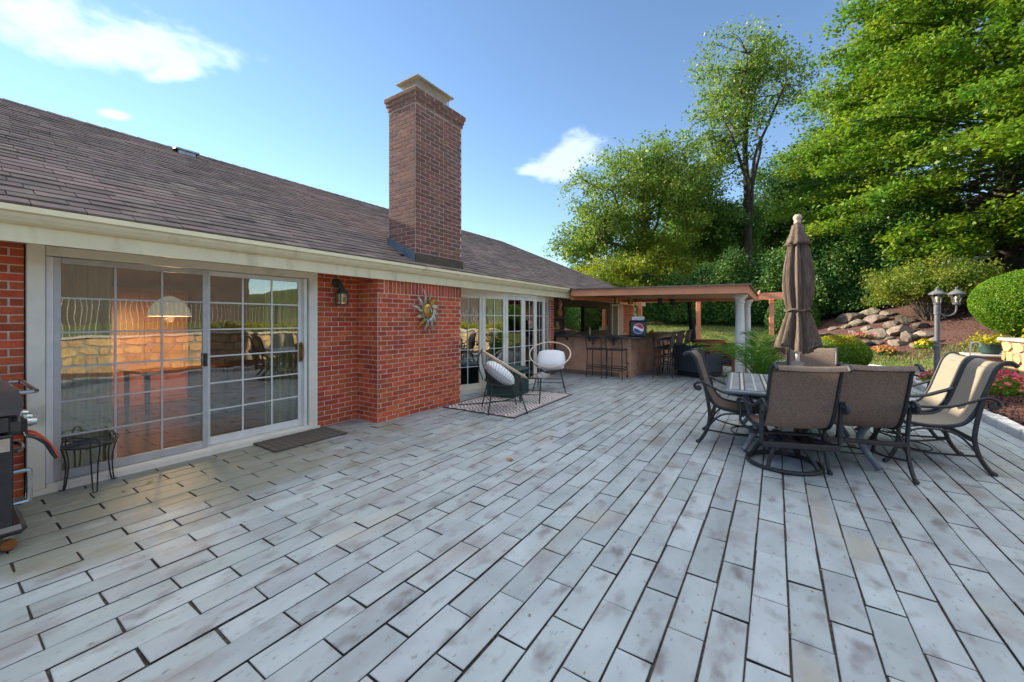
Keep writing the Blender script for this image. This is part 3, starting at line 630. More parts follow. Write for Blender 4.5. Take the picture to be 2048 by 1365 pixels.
# ------------------------------------------------------------------ things inside the room
def curtain(x0, x1, y, z0, z1, label, folds):
    m = MB(); m.grid(lambda u, v: (x0 + (x1 - x0) * u, y + .035 * math.sin(u * folds * 2 * PI) + .012 * math.sin(u * folds * 5 + 3 * v), z0 + (z1 - z0) * v), folds * 10, 6)
    tag(m.build('curtain', 'curtain', smooth=True), label, 'curtain')
curtain(.52, 1.02, 5.42, .05, 2.04, 'pale green curtain hanging behind the screened half of the sliding door', 6)
curtain(2.42, 2.95, 5.42, .05, 2.04, 'pale green curtain hanging beside the brass handle of the sliding door', 6)
def interior():
    t = thing('cabinet', 'tall reddish wooden cabinet inside the room behind the sliding door', 'cabinet', (2.0, 9.0, .03))
    MB().bb(-.62, .62, -.25, .25, 0, 1.95, ch=.01).build('body', 'int_wood', t)
    for s in (-.31, .31): MB().bb(s - .28, s + .28, -.275, -.252, .1, 1.88, ch=.008).build('door', 'int_wood', t)
    for s in (-.04, .04): MB().lathe([(.012, 0), (.018, .02), (.0, .035)], (s, -.3, 1.0), 8).build('knob', 'brass', t)
    t = thing('pendant_lamp', 'white domed pendant lamp glowing inside the room behind the sliding door', 'lamp', (2.0, 7.4, 1.5))
    MB().lathe([(.012, .3), (.05, .29), (.16, .22), (.23, .1), (.25, 0), (.24, 0), (.22, .09), (.15, .2), (.0, .27)], n=28).build('shade', 'shade_glow', t, smooth=True)
    MB().lathe([(.0, .04), (.05, .07), (.055, .11), (.02, .17), (0, .17)], n=14).build('bulb', 'warm_bulb', t, smooth=True)
    MB().tube([(0, 0, .3), (0, 0, .59)], .008, 6).build('cord', 'black_metal', t)
    l = bpy.data.lights.new('lamp_light', 'POINT'); l.energy = 26; l.color = (1, .58, .27); l.shadow_soft_size = .06; o = bpy.data.objects.new('lamp_light', l); C.objects.link(o); o.parent = t; o.location = (0, 0, -.04)
    t = thing('room_table', 'dark wooden table standing inside the room under the pendant lamp', 'table', (2.1, 7.4, .03), .1)
    MB().bb(-.55, .55, -.4, .4, .68, .72, ch=.008).build('tabletop', 'wood_floor', t)
    for sx in (-.47, .47):
        for sy in (-.33, .33): MB().lathe([(.02, 0), (.03, .3), (.035, .68)], (sx, sy, 0), 8).build('leg', 'wood_floor', t)
interior()

# ------------------------------------------------------------------ pergola and bar
def pergola():
    X0, X1, Y0, Y1 = 9.45, 13.7, .48, 4.58
    zt = lambda y: 2.235 - (4.5 - y) * .017
    p = thing('pergola', 'terracotta painted pergola with flat shingled roof over the outdoor bar', 'pergola', (11.5, 2.5, 0), world=True)
    def slab(x0, x1, y0, y1, a, b, nm, m, par=p):
        return MB().prism([(y0, zt(y0) + a), (y1, zt(y1) + a), (y1, zt(y1) + b), (y0, zt(y0) + b)], x0, x1).build(nm, m, par)
    slab(X0 - .05, X1 + .05, Y0 - .05, Y1 - .07, .0, .028, 'roofing', 'roof_edge')
    slab(X0, X0 + .04, Y0, 4.46, -.165, -.001, 'fascia', 'terracotta_paint')
    slab(X0 + .041, X1, Y0 - .002, Y0 + .038, -.164, -.002, 'fascia', 'terracotta_paint')
    slab(X1 - .04, X1, Y0 + .04, 4.46, -.163, -.003, 'fascia', 'terracotta_paint')
    for i in range(28):                                 # ceiling boards
        y0 = Y0 + .042 + i * .1435; slab(X0 + .042, X1 - .042, y0, y0 + .139, -.072, -.05, 'ceiling_board', 'ceiling_wood')
    slab(X0 + .042, X1 - .042, Y0 + .04, 4.46, -.048, -.004, 'deck', 'ceiling_wood')
    def column(x, y):
        MB().lathe([(.15, 0), (.15, .05), (.13, .07), (.12, .1), (.098, .14), (.096, .5), (.094, 1.2), (.083, 1.78), (.083, 1.80), (.098, 1.82), (.098, 1.84), (.088, 1.86), (.1, 1.9), (.135, 1.945), (.15, 1.95), (.15, 2.0), (0, 2.0)], (x, y, 0), 28).build('column', 'column', p, smooth=False)
    column(10.0, .66); column(12.5, .66)
    for x, y in ((15.5, 2.32), (15.6, .12), (15.5, 4.4)):
        MB().bb(x - .07, x + .07, y - .07, y + .07, -.02, 2.12, ch=.008).build('post', 'terracotta_paint', p)
    m = MB(); m.prism([(4.6, 2.12), (-.2, 2.12), (-.32, 2.16), (-.4, 2.24), (-.42, 2.34), (4.6, 2.34)], 15.43, 15.47, 'x'); m.build('beam', 'terracotta_paint', p)
    m = MB(); m.prism([(4.6, 2.12), (-.2, 2.12), (-.32, 2.16), (-.4, 2.24), (-.42, 2.34), (4.6, 2.34)], 15.64, 15.68, 'x'); m.build('beam', 'terracotta_paint', p)
    MB().prism([(9.6, 1.98), (15.6, 2.12), (15.6, 2.3), (9.6, 2.06)], 4.48, 4.56, 'y').build('beam', 'terracotta_paint', p)
    MB().prism([(13.66, 2.0), (15.7, 2.34), (15.7, 2.44), (13.66, 2.16)], .44, .49, 'y').build('rafter', 'terracotta_paint', p)
    for y in (1.7, 2.9, 4.0): MB().prism([(13.66, 2.05), (15.7, 2.34), (15.7, 2.44), (13.66, 2.17)], y, y + .05, 'y').build('rafter', 'terracotta_paint', p)
pergola()
def bar():
    b = thing('bar_counter', 'terracotta stucco bar counter with dark top under the pergola', 'bar', (10.4, 4, 0), world=True)
    MB().bb(9.82, 10.3, 3.02, 5.12, -.02, .985, ch=.012).build('front_wall', 'stucco', b)
    MB().bb(10.302, 14.6, 3.03, 3.5, -.02, .98, ch=.012).build('side_wall', 'stucco', b)
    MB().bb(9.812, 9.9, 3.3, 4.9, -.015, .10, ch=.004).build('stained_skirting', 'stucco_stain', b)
    for i in range(9): MB().bb(10.4 + i * .46, 10.82 + i * .46, 3.012, 3.028, .2, .55, ch=.004).build('panel', 'stucco', b)
    m = MB(); m.prism([(9.62, 5.12), (9.62, 2.86), (9.72, 2.74), (14.7, 2.74), (14.7, 3.55), (10.36, 3.55), (10.36, 5.12)], .988, 1.03, 'z'); m.build('counter_top', 'counter_top', b)
    for y in (4.75, 4.1, 3.45): MB().prism([(9.66, .985), (9.815, .985), (9.815, .88)], y - .02, y + .02, 'y').build('bracket', 'counter_top', b)
    # back of the bar: dark wall with shelves, mirrors, sliding door
    w = MB().bb(9.22, 15.0, 5.16, 5.3, -.05, 2.06).build('back_wall', 'dark_panel', house)
    for z, x1 in ((1.5, 10.25), (1.12, 10.4)): MB().bb(9.3, x1, 4.98, 5.155, z, z + .03, ch=.003).build('shelf', 'shelf_wood', w)
    MB().bb(9.32, 10.4, 5.02, 5.15, 1.02, 1.115).build('shelf_box', 'rattan_dark', w)
    for x0, x1 in ((10.35, 11.55), (13.05, 13.95)):
        MB().bb(x0, x1, 5.13, 5.156, 1.05, 1.86).build('mirror_frame', 'dark_panel', w); MB().bb(x0 + .03, x1 - .03, 5.12, 5.128, 1.08, 1.83).build('mirror', 'mirror_glass', w)
    d = MB().bb(14.3, 14.36, 5.08, 5.15, .9, 1.98).build('bar_door', 'white_trim', house); MB().bb(14.95, 15.02, 5.08, 5.15, .0, 1.98).build('jamb', 'white_trim', d); MB().bb(14.2, 15.02, 5.07, 5.15, 1.985, 2.03).build('head', 'white_trim', d); MB().bb(14.362, 14.948, 5.1, 5.15, .1, 1.98).build('leaf', 'shelf_wood', d)
    t = thing('television', 'black flat television on the dark wall behind the bar', 'television', (12.3, 5.08, 1.08))
    MB().bb(-.62, .62, -.02, .045, 0, .78, ch=.008).build('case', 'black_metal', t); MB().bb(-.59, .59, -.024, -.021, .03, .75).build('screen', 'tv_glass', t)
    # things on shelves and counter
    t = thing('hanging_gourd', 'orange dried gourd with raffia tie hanging over the bar shelf', 'gourd', (9.72, 4.94, 1.535))
    MB().lathe([(0, 0), (.06, .01), (.085, .08), (.075, .15), (.035, .22), (.03, .3), (.045, .36), (.03, .4), (0, .41)], n=16).build('body', 'terracotta', t, smooth=True)
    MB().tube([(.0, -.02, .2), (.03, -.04, .3), (.02, -.03, .4), (-.02, 0, .47)], .012, 6, smooth=3).build('tie', 'rim_cream', t)
    def pumpkin(loc, r, label, m='pumpkin'):
        t = thing('pumpkin', label, 'pumpkin', loc)
        MB().lathe([(0, .0), (.6 * r, .02 * r), (r, .5 * r), (1.0 * r, .9 * r), (.6 * r, 1.35 * r), (.1 * r, 1.3 * r), (0, 1.25 * r)], n=32, rad=lambda th, z: 1 - .07 * abs(math.sin(5 * th))).build('body', m, t, smooth=True)
        MB().tube([(0, 0, 1.25 * r), (.02, 0, 1.6 * r), (.05, 0, 1.8 * r)], .15 * r, 6).build('stem', 'wood_orange', t)
    pumpkin((9.62, 5.06, 1.152), .075, 'small orange pumpkin on the lower bar shelf beside a framed picture')
    pumpkin((10.0, 3.1, 1.032), .07, 'small orange pumpkin on the counter in front of drinks fridge')
    pumpkin((10.35, 2.88, 1.032), .075, 'yellow gourd on the counter beside the drinks fridge', 'gourd_yellow')
    pumpkin((11.6, 2.95, 1.032), .08, 'orange pumpkin farther along the counter behind the row of stools')
    t = thing('framed_picture', 'small gilt framed picture leaning on the lower bar shelf', 'picture', (9.85, 5.06, 1.152), -.2)
    MB().prism([(-.02, 0), (.0, 0), (.07, .26), (.05, .26)], -.09, .09, 'x').build('frame', 'brass', t); MB().prism([(-.024, .03), (-.021, .03), (.044, .24), (.041, .24)], -.065, .065, 'x').build('print', 'photo_print', t)
    t = thing('tap', 'steel bar tap arching over the sink behind the counter', 'tap', (10.3, 4.3, 1.032))
    MB().tube([(0, 0, 0), (0, 0, .18), (-.02, 0, .24), (-.09, 0, .26), (-.14, 0, .2)], .012, 8, smooth=4).build('spout', 'steel', t); MB().lathe([(.03, 0), (.03, .02), (.014, .03)], n=12).build('base', 'steel', t)
    t = thing('wire_basket', 'steel wire basket standing on the bar counter near the tap', 'basket', (9.98, 4.72, 1.032))
    m = MB()
    for z in (.0, .05, .1): m.tube([(-.1, -.13, z + .005), (.1, -.13, z + .005), (.1, .13, z + .005), (-.1, .13, z + .005)], .004, 5, closed=True)
    for k in range(9): y = -.13 + k * .0325; m.tube([(-.1, y, .005), (-.1, y, .105)], .0025, 4); m.tube([(.1, y, .005), (.1, y, .105)], .0025, 4)
    m.build('wires', 'steel', t)
    t = thing('drinks_fridge', 'dark blue countertop drinks fridge with round red white and blue emblem', 'fridge', (10.02, 2.9, 1.032), .35)
    MB().bb(-.24, .24, -.2, .2, .0, .40, ch=.03).build('body', 'navy_plastic', t); MB().bb(-.15, .15, -.15, .15, .402, .50, ch=.01).build('top_box', 'white_plain', t)
    f = MB().bb(-.262, -.242, -.18, .18, .02, .37, ch=.008).build('front_panel', 'navy_plastic', t)
    def disc(y0, z0, fn, nm, mm, x):
        n = 36; vs = [(x, fn(2 * PI * k / n)[0], fn(2 * PI * k / n)[1] + z0) for k in range(n)]; MB()._add(vs, [tuple(range(n))[::-1]]).build(nm, mm, t)
    disc(0, .2, lambda a: (.125 * math.cos(a), .125 * math.sin(a)), 'emblem', 'logo_white', -.2645)
    def seg(lo, hi, nm, mm):
        n = 18; R = .115; wv = lambda y, k: k + .035 * math.sin(y / R * 2.2); up = []; dn = []
        for i in range(n + 1):
            y = -R + 2 * R * i / n; h = math.sqrt(max(0, R * R - y * y)); up.append((-.2665, y, .2 + max(-h, min(h, wv(y, hi) if hi is not None else h)))); dn.append((-.2665, y, .2 + max(-h, min(h, wv(y, lo) if lo is not None else -h))))
        MB()._add(up + dn[::-1], [tuple(range(2 * n + 2))]).build(nm, mm, t)
    seg(.03, None, 'emblem_red', 'logo_red'); seg(None, -.03, 'emblem_blue', 'logo_blue')
    # pendant can lights
    for i, (x, y) in enumerate(((10.55, 3.62), (11.2, 3.45), (11.7, 2.75), (12.4, 2.55))):
        z = 2.06; t = thing('can_light', f'{("first", "second", "third", "fourth")[i]} bronze cylinder spotlight from the gutter end under the pergola ceiling', 'spotlight', (x, y, z - .17), group='spotlights under the pergola ceiling')
        MB().lathe([(.055, 0), (.07, .01), (.07, .17), (.02, .18), (.02, .1), (0, .1)], n=20).build('can', 'brass' if i < 2 else 'verdigris', t); MB().tube([(0, 0, .17), (0, 0, .2)], .012, 6).build('stem', 'brass', t)
bar()

# ------------------------------------------------------------------ bar stools
def wire_stool(loc, label):
    t = thing('bar_stool', label, 'stool', loc, group='wrought metal stools at the bar front')
    for sx in (-1, 1):
        for sy in (-1, 1):
            top = .70 if sx > 0 else .70; MB().tube([(sx * .17, sy * .18, .70), (sx * .18, sy * .19, .4), (sx * .20, sy * .20, 0)], .011, 6).build('leg', 'bronze_frame', t)
    MB().bb(-.2, .2, -.21, .21, .70, .735, ch=.01).build('seat', 'bronze_frame', t)
    m = MB()
    for z in (.22, .28): m.tube([(-.19, -.2, z), (.19, -.2, z), (.19, .2, z), (-.19, .2, z)], .008, 6, closed=True)
    m.build('stretcher', 'bronze_frame', t)
    m = MB()
    for sy in (-1, 1): m.tube([(-.18, sy * .19, .735), (-.22, sy * .2, .9), (-.25, sy * .19, 1.03)], .011, 6, smooth=3)
    m.tube([(-.25, -.19, 1.03), (-.26, 0, 1.05), (-.25, .19, 1.03)], .011, 6, smooth=3); m.build('back_frame', 'bronze_frame', t)
    m = MB()
    for k in range(11):
        y = -.17 + k * .034; zb = .78 + abs(y) * 1.15; m.tube([(-.25, y, 1.03), (-.23, y * .6 + (k % 2) * .02, zb)], .006, 4)
        m.tube([(-.25, y, 1.03), (-.235, -y * .45, zb + .04)], .005, 4)
    for q in (.86, .92, .98): m.tube([(-.235, -(q - .78) * .75, q), (-.235, (q - .78) * .75, q)], .005, 4)
    m.build('woven_back', 'bronze_frame', t); return t
wire_stool((9.50, 3.78, 0), 'patterned metal bar stool facing the stucco front, the one beside the stained skirting')
wire_stool((9.50, 3.26, 0), 'patterned metal bar stool facing the stucco front at the counter corner')
def sling_stool():
    t = thing('bar_stool', 'first brown sling bar stool from the counter corner, facing the bar side', 'stool', (10.35, 2.36, 0), PI / 2, 'sling stools along the bar side')
    prof = [(-.30, 1.16), (-.27, 1.12), (-.235, 1.0), (-.22, .86), (-.19, .76), (-.1, .72), (.1, .73), (.2, .74)]
    m = MB(); cp = crom([Vector((x, 0, z)) for x, z in prof], 4)
    m.grid(lambda u, v: (cp[round(u * (len(cp) - 1))].x, -.2 + .4 * v, cp[round(u * (len(cp) - 1))].z), len(cp) - 1, 1); m.build('sling', 'sling', t)
    for s in (-1, 1):
        MB().tube([(x, s * .21, z) for x, z in prof], .014, 6, smooth=3).build('side_rail', 'bronze_frame', t)
        MB().tube([(-.2, s * .22, .95), (0, s * .235, .96), (.15, s * .235, .95), (.19, s * .23, .9), (.17, s * .22, .74)], .012, 6, smooth=3).build('arm', 'bronze_frame', t)
        MB().tube([(.17, s * .21, .74), (.16, s * .21, .4), (.2, s * .22, 0)], .013, 6, smooth=3).build('leg', 'bronze_frame', t)
        MB().tube([(-.2, s * .21, .78), (-.17, s * .21, .5), (-.22, s * .22, .2), (-.28, s * .22, 0)], .013, 6, smooth=3).build('leg', 'bronze_frame', t)
    m = MB()
    for z in (.3, .5): m.tube([(-.18, -.21, z), (.17, -.21, z), (.17, .21, z), (-.18, .21, z)], .009, 6, closed=True)
    m.build('stretcher', 'bronze_frame', t); return t
st0 = sling_stool()
for i, w in enumerate(('second', 'third', 'fourth', 'fifth')): dup(st0, (10.35 + (i + 1) * .60, 2.36 + (i % 2) * .03, 0), PI / 2 + (.06, -.05, .04, -.08)[i], f'{w} brown sling bar stool from the counter corner, facing the bar side')

# ------------------------------------------------------------------ lounge under the pergola
def lounge():
    t = thing('rattan_armchair', 'dark grey rattan armchair with its back turned, beside the bar stools', 'armchair', (11.15, 1.68, 0), math.radians(-30))
    MB().bb(-.42, -.26, -.42, .42, .12, .80, ch=.025).build('backrest', 'rattan_dark', t); MB().bb(-.26, .42, -.42, -.26, .12, .60, ch=.025).build('arm', 'rattan_dark', t); MB().bb(-.26, .42, .26, .42, .12, .60, ch=.025).build('arm', 'rattan_dark', t)
    MB().bb(-.258, .40, -.258, .258, .12, .36, ch=.02).build('seat', 'rattan_dark', t); MB().bb(-.2, .38, -.25, .25, .362, .47, ch=.04).build('cushion', 'dark_panel', t); MB().bb(-.36, .36, -.36, .36, 0, .118).build('plinth', 'black_metal', t)
    t = thing('planter_pot', 'large terracotta planter pot beside the dark rattan armchair', 'pot', (12.55, 1.62, 0))
    MB().lathe([(.26, 0), (.30, .05), (.30, .45), (.36, .5), (.40, .74), (.44, .75), (.44, .86), (.40, .87), (.37, .86), (.33, .7), (0, .7)], n=32).build('pot', 'terracotta', t, smooth=False)
    MB().lathe([(.33, .705), (.2, .73), (0, .74)], n=20).build('soil', 'mulch', t)
    t = thing('wooden_armchair', 'orange wooden armchair with dark cushion between rattan armchair and palm', 'armchair', (11.55, 1.05, 0), math.radians(160))
    for sx, sy, h in ((-.3, -.3, .62), (-.3, .3, .62), (.3, -.3, .62), (.3, .3, .62)): MB().bb(sx - .035, sx + .035, sy - .035, sy + .035, 0, h, ch=.006).build('leg', 'wood_orange', t)
    for s in (-.3, .3): MB().bb(-.38, .38, s - .045, s + .045, .622, .65, ch=.006).build('arm', 'wood_orange', t)
    MB().bb(-.3, .3, -.26, .26, .28, .33).build('seat', 'wood_orange', t); MB().bb(-.28, .32, -.25, .25, .332, .44, ch=.03).build('cushion', 'dark_panel', t); MB().bb(-.36, -.3, -.28, .28, .4, .84, ch=.02).build('backrest', 'wood_orange', t)
    t = thing('closed_parasol', 'closed black parasol leaning under the pergola near terracotta pot', 'parasol', (13.55, 2.2, 0))
    MB().tube([(0, 0, .02), (0, 0, .95)], .025, 8).build('pole', 'black_metal', t); MB().lathe([(.28, 0), (.28, .05), (.06, .09), (.05, .12)], n=20).build('base', 'black_metal', t)
    pts = [Vector((.0, .02, .75)), Vector((0, .0, 1.0)), Vector((0, .03, 1.4)), Vector((0, .08, 1.8)), Vector((0, .1, 2.02))]
    MB().tube(pts, lambda u: .12 - .08 * u, 14, smooth=5).build('canopy', 'umbrella_dark', t, smooth=True)
    t = thing('planter_box', 'dark square planter box behind the palm and striped table', 'planter', (9.95, -.08, 0), .1)
    MB().bb(-.25, .25, -.42, .42, 0, .52, ch=.012).build('box', 'rattan_dark', t); MB().bb(-.27, .27, -.44, .44, .522, .55, ch=.006).build('rim', 'dark_panel', t)
lounge()

# ------------------------------------------------------------------ dining set
def sling_frame(t, m='sling', swivel=False):
    prof = [(-.60, 1.015), (-.565, 1.05), (-.515, 1.045), (-.465, .98), (-.43, .87), (-.39, .74), (-.345, .60), (-.28, .48), (-.19, .425), (-.02, .405), (.14, .42), (.24, .435), (.295, .40)]
    cp = crom([Vector((x, 0, z)) for x, z in prof], 5); n = len(cp) - 1
    mb = MB(); mb.grid(lambda u, v: (cp[round(u * n)].x, (v - .5) * .54, cp[round(u * n)].z - .012 * math.sin(PI * v)), n, 6)
    back = [Vector((p.x - .004, p.y, p.z - .006)) for p in cp]
    sl_ = mb.build('sling', m, t, smooth=True); MB().box((-.48, 0, .985), (.012, .53, .006)).build('seam', 'bronze_frame', sl_)
    for s in (-1, 1):
        y = s * .275
        MB().tube([(x, y, z) for x, z in prof], .0155, 8, smooth=4, flat=1.25).build('side_rail', 'bronze_frame', t)
        yo = s * .315
        MB().tube([(.285, y * 1.02, .42), (.31, yo, .50), (.27, yo, .585), (.15, yo, .60), (0, yo, .595), (-.16, yo, .615), (-.30, yo, .675), (-.39, yo, .715), (-.455, yo, .70), (-.475, yo, .655), (-.445, yo, .63), (-.42, yo, .65)], lambda u: .0135, 8, smooth=4, flat=1.3).build('arm', 'bronze_frame', t)
        MB().lathe([(.0, -.018), (.03, -.016), (.034, 0), (.03, .016), (0, .018)], n=14).build('scroll', 'bronze_frame', t).matrix_local = Matrix.Translation((-.43, yo, .645)) @ Matrix.Rotation(PI / 2, 4, 'X')
        if not swivel:
            MB().tube([(-.37, yo, .70), (-.345, yo, .58), (-.32, yo, .42), (-.315, yo, .30), (-.345, yo, .16), (-.41, yo, .04), (-.44, yo, .02)], .0165, 8, smooth=4, flat=1.2).build('leg', 'bronze_frame', t)
            MB().tube([(.27, yo, .58), (.235, yo, .46), (.215, yo, .32), (.235, yo, .16), (.285, yo, .045), (.315, yo, .02)], .0155, 8, smooth=4, flat=1.2).build('leg', 'bronze_frame', t)
            MB().tube([(-.33, yo, .2), (-.2, yo, .35), (-.03, yo, .385), (.12, yo, .35), (.22, yo, .22)], .010, 6, smooth=4).build('side_arc', 'bronze_frame', t)
            MB().tube([(-.34, yo, .165), (-.1, yo * .75, .13), (.05, yo * .75, .13), (.23, yo, .165)], .010, 6, smooth=4).build('stretcher', 'bronze_frame', t)
            for x in (-.44, .315): MB().lathe([(0, 0), (.022, .004), (.024, .016), (.018, .03), (0, .034)], (x, yo, 0), 12).build('foot', 'bronze_frame', t)
        else:
            MB().tube([(-.37, yo, .70), (-.36, yo, .55), (-.35, yo, .30)], .018, 8, flat=1.3).build('post', 'bronze_frame', t)
            MB().tube([(.27, yo, .58), (.235, yo, .46), (.2, yo, .34), (.05, yo * .6, .285), (-.33, yo, .31)], .0145, 8, smooth=4).build('seat_strut', 'bronze_frame', t)
    if swivel:
        MB().bb(-.37, -.335, -.31, .31, .265, .315, ch=.006).build('crossbar', 'bronze_frame', t); MB().bb(-.34, .2, -.03, .03, .268, .3, ch=.005).build('seat_bar', 'bronze_frame', t); MB().bb(-.03, .03, -.31, .31, .3, .325, ch=.005).build('seat_bar', 'bronze_frame', t)
        MB().tube([(.31 * math.cos(k * PI / 18), .31 * math.sin(k * PI / 18), .022) for k in range(36)], .021, 8, closed=True).build('ring_base', 'bronze_frame', t)
        for k in range(4):
            a = PI / 4 + k * PI / 2; c, s_ = math.cos(a), math.sin(a); MB().tube([(.03 * c, .03 * s_, .265), (.12 * c, .12 * s_, .245), (.22 * c, .22 * s_, .16), (.3 * c, .3 * s_, .03)], .018, 8, smooth=4, flat=1.2).build('base_leg', 'bronze_frame', t)
        MB().lathe([(.035, .1), (.04, .2), (.05, .265)], n=16).build('hub', 'bronze_frame', t)
    else:
        MB().bb(-.335, -.30, -.31, .31, .285, .325, ch=.006).build('crossbar', 'bronze_frame', t)
        MB().tube([(.11 * math.cos(k * PI / 10), .19 * math.sin(k * PI / 10), .13) for k in range(20)], .008, 6, closed=True).build('oval_ring', 'bronze_frame', t)
GRP = 'sling chairs around the dining table'
def dchair(loc, yaw, label, m='sling', swivel=False):
    t = thing('dining_chair', label, 'chair', loc, math.radians(yaw), GRP); sling_frame(t, m, swivel); return t
c0 = dchair((5.42, .34, 0), -88, 'brown sling dining chair drawn up to the bare striped end of the table')
sw = dchair((4.80, -.06, 0), 20, 'brown sling swivel dining chair standing on a round ring base', swivel=True)
c1 = dup(c0, (5.22, -.61, 0), math.radians(15), 'brown four-legged sling dining chair right beside the swivel chair'); c1['label'] = 'brown four-legged sling dining chair right beside the swivel chair'
r1 = dchair((5.80, -1.22, 0), 94, 'tan sling dining chair with its front legs by the four-legged brown chair, facing the table', 'sling_tan')
r2 = dup(r1, (6.50, -1.20, 0), math.radians(91), 'tan sling dining chair between the other tan chair and the lamp post')
c2 = dup(c0, (6.62, -.36, 0), math.radians(172), 'sling dining chair behind the parasol pole with its back toward the yellow shrub')
def dining_table():
    t = thing('dining_table', 'rectangular patio table with grey and cream striped tile top', 'table', (5.68, -.22, 0), math.radians(4))
    hx, hy, z = .80, .74, .70
    MB().bb(-hx, hx, -hy, hy, z - .05, z - .004, ch=.015).build('rim', 'table_edge', t)
    y = -hy + .035; k = 0; pat = [('tile_grey', .085), ('tile_dark', .014), ('tile_cream', .03), ('tile_dark', .014), ('tile_grey', .07), ('tile_cream', .02)]
    while y < hy - .04:
        m, w = pat[k % len(pat)]; w = min(w, hy - .035 - y); n = 9 if m == 'tile_grey' else 5
        for i in range(n):
            a, b = -hx + .03 + (2 * hx - .06) * i / n, -hx + .03 + (2 * hx - .06) * (i + 1) / n; MB().bb(a + .0015, b - .0015, y + .001, y + w - .001, z - .006, z + random.uniform(0, .0012)).build('tile', m, t)
        y += w; k += 1
    for sx in (-.62, .62):
        for sy in (-.55, .55): MB().tube([(sx, sy, .66), (sx * .92, sy * .92, .45), (sx * .8, sy * .8, .25), (sx * 1.02, sy * 1.02, .02)], .03, 8, smooth=4).build('leg', 'table_edge', t)
    MB().lathe([(.25, 0), (.25, .05), (.08, .1), (.05, .13), (.05, .3)], n=28).build('parasol_base', 'black_metal', t)
dining_table()
def parasol():
    t = thing('patio_umbrella', 'closed brown patio umbrella tied at the waist standing through the table', 'umbrella', (5.90, -.217, 0))
    MB().tube([(0, 0, .14), (0, 0, 2.62)], .022, 10).build('pole', 'white_trim', t)
    MB().lathe([(.03, .72), (.055, .74), (.06, .92), (.068, .93), (.03, .95)], n=18).build('crank_housing', 'finial', t)
    import itertools
    nth = 96; Z = []
    def R(z):
        pts = [(1.08, .205), (1.16, .20), (1.3, .165), (1.48, .122), (1.56, .115), (1.64, .125), (1.85, .15), (2.05, .142), (2.25, .115), (2.42, .08), (2.5, .06)]
        for (a, b), (c, d) in zip(pts, pts[1:]):
            if a <= z <= c: return b + (d - b) * (z - a) / (c - a)
        return pts[0][1] if z < pts[0][0] else pts[-1][1]
    m = MB(); nz = 44; fold = [random.uniform(.6, 1.25) for _ in range(16)]
    def pt(i, k):
        u = i / nz; th = 2 * PI * k / nth; z = 1.10 + 1.40 * u; ph = th * 8 + .9 * math.sin(z * 3.1) * (1 - u); f = fold[int(th / (2 * PI) * 8) % 16]
        amp = (.27 if z < 1.5 else .19) * f * (1 - .5 * max(0, 1 - abs(z - 1.56) / .1)); fo = math.cos(ph); r = .9 * R(z) * (1 + amp * (fo if fo > 0 else fo * 1.3) + .05 * math.cos(th * 23 + z * 2))
        if i == 0: z += .05 * math.sin(th * 3 + 1) + .03 * math.cos(ph)
        return (r * math.cos(th), r * math.sin(th), z)
    m._add([pt(i, k) for i in range(nz + 1) for k in range(nth)], [(i * nth + k, i * nth + (k + 1) % nth, (i + 1) * nth + (k + 1) % nth, (i + 1) * nth + k) for i in range(nz) for k in range(nth)])
    m.build('canopy', 'umbrella_cloth', t, smooth=True)
    MB().lathe([(.128, 2.36), (.105, 2.40), (.075, 2.5), (.055, 2.60), (.02, 2.62)], n=48, rad=lambda th, z: 1 + (.13 if z < 2.45 else .05) * math.cos(8 * th)).build('top_cap', 'umbrella_cloth', t, smooth=True)
    MB().tube([(.128 * math.cos(k * PI / 16), .128 * math.sin(k * PI / 16), 1.565 + .012 * math.sin(k)) for k in range(32)], .012, 6, closed=True).build('tie', 'umbrella_cloth', t)
    MB().lathe([(.0, 2.61), (.036, 2.615), (.038, 2.64), (.03, 2.65), (.043, 2.67), (.046, 2.695), (.03, 2.725), (0, 2.732)], n=20).build('finial', 'finial', t, smooth=True)
parasol()

